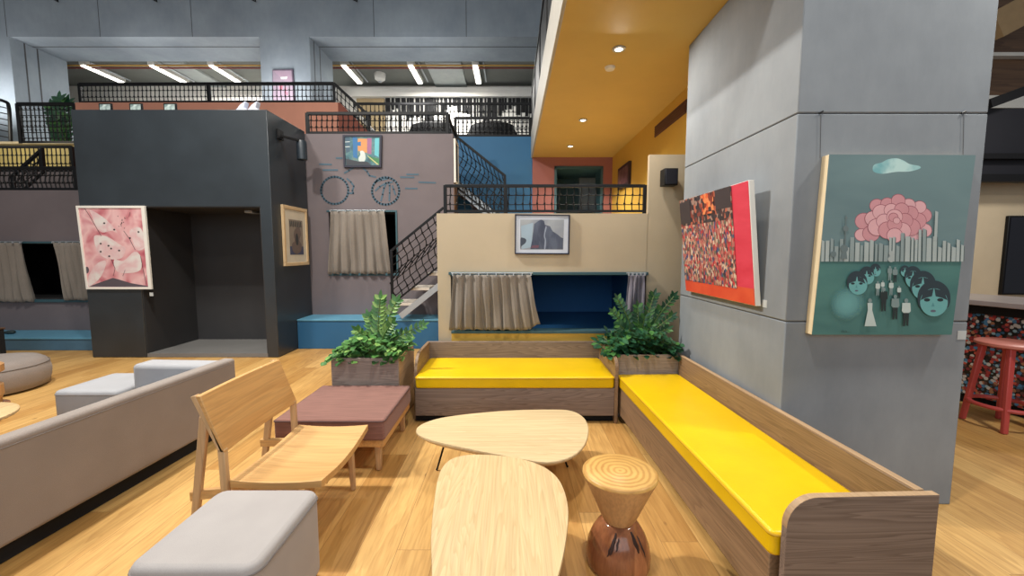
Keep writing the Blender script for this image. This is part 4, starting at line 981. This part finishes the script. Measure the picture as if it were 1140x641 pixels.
Yr = 4.05
c = (1.27, Yr)
zz_plant('arching zz plant with dark fronds in the corner planter by the pillar', c, .55, [(V(728, 329, Yr), 13, .09), (V(750, 330, Yr), 13, .08), (V(688, 333, Yr-.05), 12, .08), (V(683, 348, Yr-.1), 10, .08), (V(748, 352, Yr-.1), 11, .075), (V(710, 342, Yr-.1), 11, .09), (V(718, 352, Yr-.15), 10, .09), (V(735, 345, Yr+.1), 11, .09), (V(698, 352, Yr+.05), 10, .085), (V(743, 366, Yr-.15), 9, .075), (V(725, 362, Yr-.2), 9, .08), (V(700, 366, Yr-.2), 9, .08), (V(690, 362, Yr-.1), 9, .08)], g2)
leafy('low dark pothos leaves filling the corner planter by the pillar', .93, 1.58, 3.78, 4.3, .55, .85, 680, g2, .085)
# --- brown daybed
t = thing('daybed', 'low brown striped daybed seat on a wooden frame', 'daybed', (-1.26, 3.15, 0))
x0, x1, y0, y1 = -1.66, -.89, 2.78, 3.54
cu = rbox(x0, x1, y0, y1, .235, .385, .02).build('cushion', M['brown'], t, bevel=.014, seg=3)
b = B(); piping(b, x0-.001, x1+.001, y0-.001, y1+.001, .374, .005, .02); b.build('piping', flat('brown_piping', 86, 58, 54), cu, smooth=True)
b = B(); b.box(x0+.01, x1-.01, y0+.01, y0+.035, .185, .233).box(x0+.01, x1-.01, y1-.035, y1-.01, .185, .233).box(x1-.035, x1-.01, y0+.035, y1-.035, .185, .233).box(x0+.01, x0+.035, y0+.035, y1-.035, .185, .233).box(x0+.03, x1-.03, y0+.03, y1-.03, .215, .233)
b.build('frame', M['w_chair_y'], t, bevel=.003)
for xx in (x0+.04, x1-.06):
    for yy in (y0+.05, y1-.07): B().bar((xx, yy, .002), (xx, yy, .19), .035, .035, up=(0, 1, 0), w2=.045, h2=.045).build('leg', M['w_chair_z'], t, bevel=.006)
# --- lounge chair
t = thing('lounge_chair', 'low pale wooden lounge chair with slanted plank back and scooped seat', 'chair', (-1.3, 2.3, 0))
sx0, sx1, ys0, ys1 = -1.43, -.965, 2.0, 2.68
def seatf(u, v, o=0):
    x = sx0 + (sx1-sx0)*u; y = ys0 + (ys1-ys0)*v
    z = .385 - .035*math.sin(PI*v)*(.35+.65*u) + .012*(2*u-1)**2
    return (x, y, z - o)
b = B()
n1, n2 = 10, 14
top = [[b.bm.verts.new(seatf(i/n1, j/n2)) for i in range(n1+1)] for j in range(n2+1)]
bot = [[b.bm.verts.new(seatf(i/n1, j/n2, .038)) for i in range(n1+1)] for j in range(n2+1)]
for j in range(n2):
    for i in range(n1): b.bm.faces.new((top[j][i], top[j][i+1], top[j+1][i+1], top[j+1][i])); b.bm.faces.new((bot[j][i], bot[j+1][i], bot[j+1][i+1], bot[j][i+1]))
for j in range(n2): b.bm.faces.new((top[j][0], top[j+1][0], bot[j+1][0], bot[j][0])); b.bm.faces.new((top[j][n1], bot[j][n1], bot[j+1][n1], top[j+1][n1]))
for i in range(n1): b.bm.faces.new((top[0][i], bot[0][i], bot[0][i+1], top[0][i+1])); b.bm.faces.new((top[n2][i], top[n2][i+1], bot[n2][i+1], bot[n2][i]))
b.build('seat', M['w_chair'], t, smooth=True, bevel=.002)
def backf(u, v, o=0):   # u along width, v up
    y = 1.985 + .70*u; z = .55 + .29*v; x = -1.435 - .105*v - .014*math.sin(PI*u)
    return (x - o, y, z)
b = B(); n1, n2 = 14, 6
top = [[b.bm.verts.new(backf(i/n1, j/n2)) for i in range(n1+1)] for j in range(n2+1)]
bot = [[b.bm.verts.new(backf(i/n1, j/n2, .024)) for i in range(n1+1)] for j in range(n2+1)]
for j in range(n2):
    for i in range(n1): b.bm.faces.new((top[j][i], top[j][i+1], top[j+1][i+1], top[j+1][i])); b.bm.faces.new((bot[j][i], bot[j+1][i], bot[j+1][i+1], bot[j][i+1]))
for j in range(n2): b.bm.faces.new((top[j][0], top[j+1][0], bot[j+1][0], bot[j][0])); b.bm.faces.new((top[j][n1], bot[j][n1], bot[j+1][n1], top[j+1][n1]))
for i in range(n1): b.bm.faces.new((top[0][i], bot[0][i], bot[0][i+1], top[0][i+1])); b.bm.faces.new((top[n2][i], top[n2][i+1], bot[n2][i+1], bot[n2][i]))
b.build('backrest', M['w_chair_y'], t, smooth=True, bevel=.004)
for yy in (2.035, 2.635):
    B().bar((-1.67, yy, .002), (-1.56, yy, .72), .03, .034, up=(1, 0, 0), w2=.03, h2=.045).build('leg', M['w_chair_z'], t, bevel=.008)
    yf = yy + (.11 if yy < 2.3 else -.06)
    xf = -.05 if yy < 2.3 else 0
    B().bar((-1.035+xf, yf, .002), (-1.05+xf, yf, .345), .03, .03, up=(1, 0, 0), w2=.038, h2=.042).build('leg', M['w_chair_z'], t, bevel=.008)
    B().bar((-1.66, yy, .295), (-1.0, yf, .325), .028, .05).build('side_rail', M['w_chair'], t, bevel=.005)
    ye = 2.0 if yy < 2.3 else 2.67
    B().bar((-1.452, ye, .31), (-1.456, ye, .565), .03, .034, up=(1, 0, 0)).bar((-1.456, ye, .555), (-1.578, ye, .84), .03, .026, up=(1, 0, 0)).build('back_support', M['w_chair_z'], t, bevel=.004)
for xx in (-1.36, -1.06): B().bar((xx, 2.04, .325), (xx, 2.63, .325), .03, .03).build('cross_rail', M['w_chair_y'], t, bevel=.004)
# --- front ottoman
def soft_block(label, name, x0, x1, y0, y1, z0, z1, mat, c=.06, feet=True):
    t = thing(name, label, 'ottoman', ((x0+x1)/2, (y0+y1)/2, 0))
    bd = rbox(x0, x1, y0, y1, z0, z1, c).build('body', mat, t, bevel=.03, seg=4)
    b = B(); piping(b, x0-.0015, x1+.0015, y0-.0015, y1+.0015, z1-.032, .0035, c); b.build('seam', flat('seam_grey', 120, 112, 108), bd, smooth=True)
    b = B()
    for xx in (x0+.07, x1-.07):
        for yy in (y0+.07, y1-.07): B().lathe((xx, yy, .001), [(.018, 0), (.022, z0)], 12).build('foot', M['black'], t, smooth=True)
    return t
soft_block('light grey cube ottoman in the foreground before the wooden chair', 'ottoman', -1.39, -.91, 1.37, 1.88, .03, .43, M['ottoman'])
soft_block('pale grey ottoman behind the back of the grey sofa', 'ottoman', -3.78, -3.24, 3.30, 3.84, .03, .41, M['sofa_lt'], .05)
# --- sofa seen from behind
t = thing('sofa', 'long grey sofa seen from its back at left', 'sofa', (-2.405, 3.53, 0), rot=(0, 0, -.055), local=True)
B().box(-.72, -.05, -2.65, -.07, .004, .10).build('base', M['black_void'], t)
bk = B().box(-.105, 0, -2.7, 0, .10, .632).build('backrest', M['sofa'], t, bevel=.026, seg=4)
B().tube([(.0008, -2.65, .592), (.0008, -.03, .592)], .003, 6).build('seam', flat('seam_grey', 120, 112, 108), bk)
B().box(-.76, -.107, -.2, -.003, .10, .615).build('armrest', M['sofa_lt'], t, bevel=.035, seg=4)
B().box(-.75, -.108, -2.68, -.203, .10, .40).build('seat', M['sofa_lt'], t, bevel=.03, seg=4)
# --- round pouf
t = thing('pouf', 'round grey pouf near the left blue platform', 'pouf', (-5.86, 4.5, 0))
R = .49
B().lathe((-5.86, 4.5, 0), [(R-.06, .012), (R-.02, .03), (R, .1), (R+.008, .18), (R-.005, .265), (R-.02, .28), (R-.03, .305), (R-.08, .34), (R-.2, .358), (.05, .364)], 56).build('body', M['sofa'], t, smooth=True, angle=75)
B().lathe((-5.86, 4.5, .001), [(R-.1, 0), (R-.09, .015)], 40).build('base', M['black'], t)
b = B(); b.tube([(-5.86+(R-.006)*math.cos(a*PI/24), 4.5+(R-.006)*math.sin(a*PI/24), .277) for a in range(49)], .004, 6); b.build('seam', flat('seam_grey', 120, 112, 108), t)
# --- left edge log table, round table, dark stool
t = thing('log_stool', 'hourglass wooden log stool at the far left edge', 'stool', (-5.06, 3.8, 0), 'hourglass log stools')
B().lathe((-5.06, 3.8, 0), [(.19, .004), (.2, .03), (.2, .09), (.17, .1)], 36).build('foot', M['w_log_red'], t, smooth=True)
B().lathe((-5.06, 3.8, 0), [(.15, .1), (.16, .17), (.17, .18), (.17, .28), (.1, .32), (.09, .36), (.16, .40)], 36).build('waist', M['w_log'], t, smooth=True)
B().lathe((-5.06, 3.8, 0), [(.17, .40), (.185, .41), (.185, .475), (.17, .485)], 36).build('stool_top', M['w_log'], t, smooth=True)
t = thing('round_table', 'round pale wood table cut by the left edge of the picture', 'table', (-4.06, 2.86, 0))
B().lathe((-4.06, 2.86, 0), [(.34, .325), (.35, .335), (.35, .35), (.34, .358)], 48).build('tabletop', M['w_ash'], t, smooth=True)
for k in range(3):
    a = 2*PI*k/3+.3; B().tube([(-4.06+.26*math.cos(a), 2.86+.26*math.sin(a), .002), (-4.06+.18*math.cos(a), 2.86+.18*math.sin(a), .325)], .012, 8).build('leg', M['black'], t, smooth=True)
p = at(2, 398, Z=0)
t = thing('side_table', 'small black box table at the left edge before the blue platform', 'table', (-7.47, 5.6, 0))
x1_ = -7.22
B().box(x1_-.5, x1_, 5.4, 5.8, .004, .46).build('body', M['black_void'], t, bevel=.006)
B().box(x1_-.51, x1_+.01, 5.39, 5.81, .46, .48).build('table_top', M['w_dark'], t, bevel=.004)
# --- coffee tables
def coffee(label, pts, z, mat, legs):
    P = [at(420 + x/2.85, 430 + y/2.85, Z=z) for x, y in pts]; P = catmull(P, 6)
    cx = sum((p for p in P), Vector())/len(P)
    t = thing('coffee_table', label, 'table', (cx.x, cx.y, 0), 'pebble shaped coffee tables')
    low = [cx + (p-cx)*.955 for p in P]
    b = B(); n = len(P)
    rings_ = [[b.bm.verts.new((p.x, p.y, zz)) for p in q] for q, zz in ((low, z-.034), (P, z-.014), (P, z-.004), ([cx + (p-cx)*.993 for p in P], z))]
    for A_, B_ in zip(rings_, rings_[1:]):
        for i in range(n): b.bm.faces.new((A_[i], A_[(i+1) % n], B_[(i+1) % n], B_[i]))
    b.bm.faces.new(rings_[0][::-1]); b.bm.faces.new(rings_[-1])
    b.build('tabletop', mat, t, smooth=True, angle=35)
    for (fx, fy, txx, tyy) in legs:
        b = B(); b.tube([(fx, fy, .004), (txx, tyy, z-.035)], .007, 8); b.ball((fx, fy, .009), .009, 1); b.build('leg', M['black'], t, smooth=True)
    return t
far = [(123,140),(140,120),(200,100),(300,86),(420,76),(540,73),(610,76),(652,95),(670,128),(664,172),(640,206),(600,229),(540,240),(470,233),(380,216),(280,196),(190,176),(140,158)]
coffee('pale pebble shaped coffee table in front of the far yellow bench', far, .325, M['w_ash_x'], [(-.535, 2.82, -.45, 2.80), (.22, 2.38, .16, 2.46), (.4, 2.86, .3, 2.82)])
near = [(172,560),(170,480),(178,380),(190,300),(206,256),(236,229),(290,216),(370,217),(450,228),(520,250),(566,282),(592,325),(606,385),(604,450),(592,530),(572,610),(540,700),(490,790),(420,850),(330,850),(240,800),(190,710),(175,640)]
coffee('pale pebble shaped coffee table nearest the camera beside the log stool', near, .375, M['w_ash'], [(-.30, 2.16, -.22, 2.05), (.17, 2.10, .1, 2.0), (-.08, 1.2, -.07, 1.3)])
# --- log stool
t = thing('log_stool', 'hourglass log stool with pale ringed top and glossy red-brown foot', 'stool', (.53, 1.945, 0), 'hourglass log stools')
up = [(.076, .232), (.086, .25), (.112, .31), (.146, .39), (.172, .445), (.181, .464)]
B().lathe((.53, 1.945, 0), up, 48, (1.0, .98)).build('stool_top', M['w_log'], t, smooth=True, angle=60)
B().lathe((.53, 1.945, 0), [(.181, .464), (.180, .474), (.174, .48)], 48, (1.0, .98)).build('end_grain', M['w_ring'], t, smooth=True, angle=60)
ft = B().lathe((.53, 1.945, 0), [(.148, .003), (.155, .02), (.157, .06), (.149, .11), (.130, .16), (.106, .2), (.084, .226), (.076, .232)], 48).build('stool_foot', M['w_log_red'], t, smooth=True, angle=60)
b = B()
for a0, (zA, zB), w in ((-112, (.215, .13), .009), (-104, (.2, .15), .006), (-66, (.218, .14), .010), (-52, (.2, .11), .006), (-120, (.17, .12), .005)):
    pr = [(.157, .06), (.149, .11), (.130, .16), (.106, .2), (.084, .226)]
    def rad(z):
        for (r0, z0), (r1, z1) in zip(pr, pr[1:]):
            if z0 <= z <= z1: return r0 + (r1-r0)*(z-z0)/(z1-z0)
        return .165
    pts = []
    for k in range(7):
        z = zA + (zB-zA)*k/6; a = math.radians(a0 + (zA-z)*(60 if a0 > -80 else -90)+ .8*math.sin(k*1.7)); r = rad(z) - .002; pts.append((.53 + r*math.cos(a), 1.945 + r*math.sin(a), z))
    B().tube(pts, [w*(.3+.7*math.sin(PI*(k+.5)/7)) for k in range(7)], 6).build('crack', flat('crack_dark', 48, 26, 20), ft, smooth=True)
# --- red bar stool
t = thing('bar_stool', 'red metal bar stool with ring footrest in front of the mosaic bar', 'stool', (4.37, 3.57, 0))
cx, cy = 4.37, 3.57
B().lathe((cx, cy, 0), [(.19, .725), (.215, .735), (.215, .755), (.20, .765), (.05, .76)], 40).build('seat', paint('red_seat', S(196, 118, 104), .4), t, smooth=True)
for sx in (-1, 1):
    for sy in (-1, 1): B().bar((cx+sx*.17, cy+sy*.165, .002), (cx+sx*.11, cy+sy*.105, .73), .03, .045, up=(1, 0, 0), w2=.035, h2=.05).build('leg', M['red'], t, bevel=.006)
b = B(); b.tube([(cx+.215*math.cos(k*PI/20), cy+.215*math.sin(k*PI/20), .20) for k in range(41)], .018, 8); b.build('footrest_ring', M['red'], t, smooth=True)
# --- bar
t = thing('bar_counter', 'bar counter with a bottle cap mosaic front at the right edge', 'bar', (4.70, 3.9, 0), rot=(0, 0, math.radians(14)), local=True)
B().box(.05, .6, -2.2, 2.6, .004, .10).build('plinth', M['black_void'], t)
B().box(0, .6, -2.25, 2.65, .10, .94).build('mosaic_front', M['mosaic'], t)
B().box(-.04, .65, -2.3, 2.7, .94, 1.03).build('apron', M['black'], t, bevel=.004)
B().box(-.14, .7, -2.35, 2.75, 1.03, 1.08).build('counter_top', flat('counter_stone', 150, 140, 138, .3), t, bevel=.006)
# --- right background
RY = 7.4
b = B(); b.box(4.5, 13, RY, RY+.15, 0, at(1100, 203, Y=RY).z); struct(b.build('wall_right', M['beige']))
p0, p1 = at(1114, 328, Y=RY-.05), at(1150, 240, Y=RY-.05)
t = thing('wall_screen', 'dark wall screen behind the bar at the right edge', 'screen', ((p0.x+p1.x)/2, RY, p0.z))
B().box(p0.x, p1.x+.8, RY-.06, RY-.001, p0.z, p1.z).build('housing', M['black'], t, bevel=.01)
B().box(p0.x+.03, p1.x+.77, RY-.066, RY-.06, p0.z+.03, p1.z-.03).build('panel', flat('screen_dark', 20, 22, 32, .3), t)
z_ = at(1110, 203, Y=RY-.3).z
t = thing('gantry', 'dark steel gantry with mesh sides above the right wall', 'gantry', (9.2, RY-.3, z_))
B().box(4.5, 13, RY-.4, RY-.25, z_, z_+.12).build('beam', M['black'], t)
B().box(4.5, 13, RY-.4, RY-.25, at(1110, 178, Y=RY-.3).z, at(1110, 172, Y=RY-.3).z).build('beam', M['black'], t)
B().box(4.5, 13, RY-.28, RY-.26, z_+.12, at(1110, 120, Y=RY-.3).z).build('mesh_panel', flat('mesh_dark', 18, 18, 26), t)
B().bar(at(1100, 116, Y=RY-.5), at(1160, 94, Y=RY-.5), .1, .14).build('handrail', M['black'], t)
b = B(); b.box(5, 15, 8.6, 8.75, at(1110, 120, Y=8.6).z, at(1110, 106, Y=8.6).z); b.box(5, 15, 8.6, 8.75, at(1110, 62, Y=8.6).z, at(1110, 58, Y=8.6).z)
struct(b.build('trim_6', M['white']))
struct(B().box(5, 15, 8.76, 8.9, 2.5, 9).build('wall_right_upper', M['w_dark']))
t = B().bar(at(1105, 30, Y=8.2), at(1165, -2, Y=8.2), .2, .5).build('roof_beam', flat('beam_tan', 176, 146, 106)); tag(t, 'tan sloping timber beam at the top right corner', 'beam')
# --- dark items on left platform
for (x0_, x1_, y_, lb, kind) in ((38, 63, 366.5, 'long slim dark toy lying on the left blue platform', 1), (5, 18, 371.5, 'small dark rounded toy lying on the left blue platform near the edge', 0)):
    a_, c_ = at(x0_, y_, Z=.205), at(x1_, y_, Z=.205)
    L = c_.x-a_.x; b = B()
    if kind:
        b.hexa([(a_.x, a_.y-.05, .2052), (c_.x, a_.y-.03, .2052), (c_.x, a_.y+.05, .2052), (a_.x, a_.y+.05, .2052), (a_.x, a_.y-.04, .228), (c_.x, a_.y-.03, .243), (c_.x, a_.y+.04, .243), (a_.x, a_.y+.04, .228)])
        b.box(a_.x+L*.55, a_.x+L*.95, a_.y-.02, a_.y+.03, .236, .275)
    else:
        b.ball((a_.x+L*.55, a_.y, .235), .03, 2, (L/.06*.8, 1.6, 1)); b.ball((a_.x+L*.1, a_.y, .228), .022, 2, (1.6, 1.2, 1))
    tag(b.build('toy', flat('toy_dark', 34, 52, 54), bevel=.006 if kind else 0, smooth=True), lb, 'toy', 'toys on the blue platform')
# plant behind left tall railing
c = at(70, 158, Y=9.75)
struct(B().box(-12, -7.4, 9.46, 9.98, 2.42, c.z-.2).build('floor_left_upper', M['conc']))
zz_plant('dark leafy plant behind the tall grid railing at upper left', (c.x, c.y), c.z-.2, [(V(58, 120, 9.9), 8, .3), (V(66, 112, 9.9), 8, .3), (V(74, 116, 9.9), 8, .3), (V(62, 135, 9.8), 7, .3), (V(76, 132, 9.8), 7, .3)], g2)

# ================================================================== LIGHT
w = bpy.data.worlds.new('World'); bpy.context.scene.world = w; w.use_nodes = True
bg = w.node_tree.nodes['Background']; bg.inputs['Color'].default_value = (.95, .97, 1, 1); bg.inputs['Strength'].default_value = .21
def area(name, loc, tgt, size, power, col=(1, .93, .82), spread=180):
    l = bpy.data.lights.new(name, 'AREA'); l.shape = 'DISK'; l.size = size; l.energy = power; l.color = col; l.spread = math.radians(spread)
    o = bpy.data.objects.new(name, l); C.objects.link(o); o.location = loc
    o.rotation_euler = (Vector(tgt)-Vector(loc)).to_track_quat('-Z', 'Y').to_euler(); return o
wl_ = bpy.data.lights.new('window_daylight', 'AREA'); wl_.shape = 'RECTANGLE'; wl_.size = 12; wl_.size_y = 4.5; wl_.energy = 400; wl_.color = (.80, .91, 1)
wo = bpy.data.objects.new('window_daylight', wl_); C.objects.link(wo); wo.location = (-1, -6, 4.2); wo.rotation_euler = (PI/2, 0, 0)
LC = (1, .955, .87)
area('ceiling_lamp', (-3.1, 3.5, 5.2), (-.6, 2.5, 0), .2, 270, LC)
area('ceiling_lamp', (.2, 1.2, 5.6), (.5, 2.3, 0), .3, 105, LC)
area('ceiling_lamp', (-4.6, 3.4, 6.0), (-4.2, 4.2, 0), .6, 230, LC)
area('ceiling_lamp', (-2.0, 6.0, 6.2), (-2.2, 6.6, 1), .6, 90, LC)
area('ceiling_lamp', (3.8, 1.6, 5.0), (3.9, 3.0, 0), .4, 130, LC)
area('soffit_lamp', (.98, 3.98, SZ-.03), (.98, 3.5, 0), .12, 26, LC)
area('soffit_lamp', (1.2, 7.2, 3.3), (1.2, 7.6, 1.4), .25, 28, LC, 120)
area('soffit_lamp', (1.2, 5.6, 3.3), (1.3, 5.8, 1.4), .25, 15, LC, 120)
area('upper_room_lamp', (-8, 11.9, 6.3), (-8, 12.0, 4), 1.6, 220, (1, .98, .93))
area('upper_room_lamp', (-2, 11.9, 6.3), (-2, 12.0, 4), 1.6, 220, (1, .98, .93))
for hx in (-11.8, -8.5, -5.25, -2.2):
    area('lintel_fill', (hx, 9.3, 4.95), (hx, 10.6, 6.4), .8, 26, (1, .98, .95))  # unseen uplights added to brighten the lintel underside and columns
area('right_wall_fill', (7.2, 4.8, 4.6), (7.2, 6.0, 0), .6, 120, LC)  # fill light added to lift the beige wall behind the bar
area('gallery_lamp', (-10.5, 8.2, 4.2), (-10.5, 9.2, 3.2), .5, 12, (1, .92, .75))

# ================================================================== CAMERA
cam = bpy.data.cameras.new('camera'); cam.sensor_fit = 'HORIZONTAL'; cam.sensor_width = 36; cam.lens = 36*FOC/1140
co = bpy.data.objects.new('camera', cam); C.objects.link(co); co.location = (0, 0, CAM_H); co.rotation_euler = (PI/2 - PITCH, 0, 0)
cam.clip_start = .05; cam.clip_end = 100
sc = bpy.context.scene; sc.camera = co
sc.view_settings.view_transform = 'Standard'; sc.view_settings.look = 'None'; sc.view_settings.gamma = 1; sc.view_settings.use_curve_mapping = False
sc.view_settings.exposure = -0.13
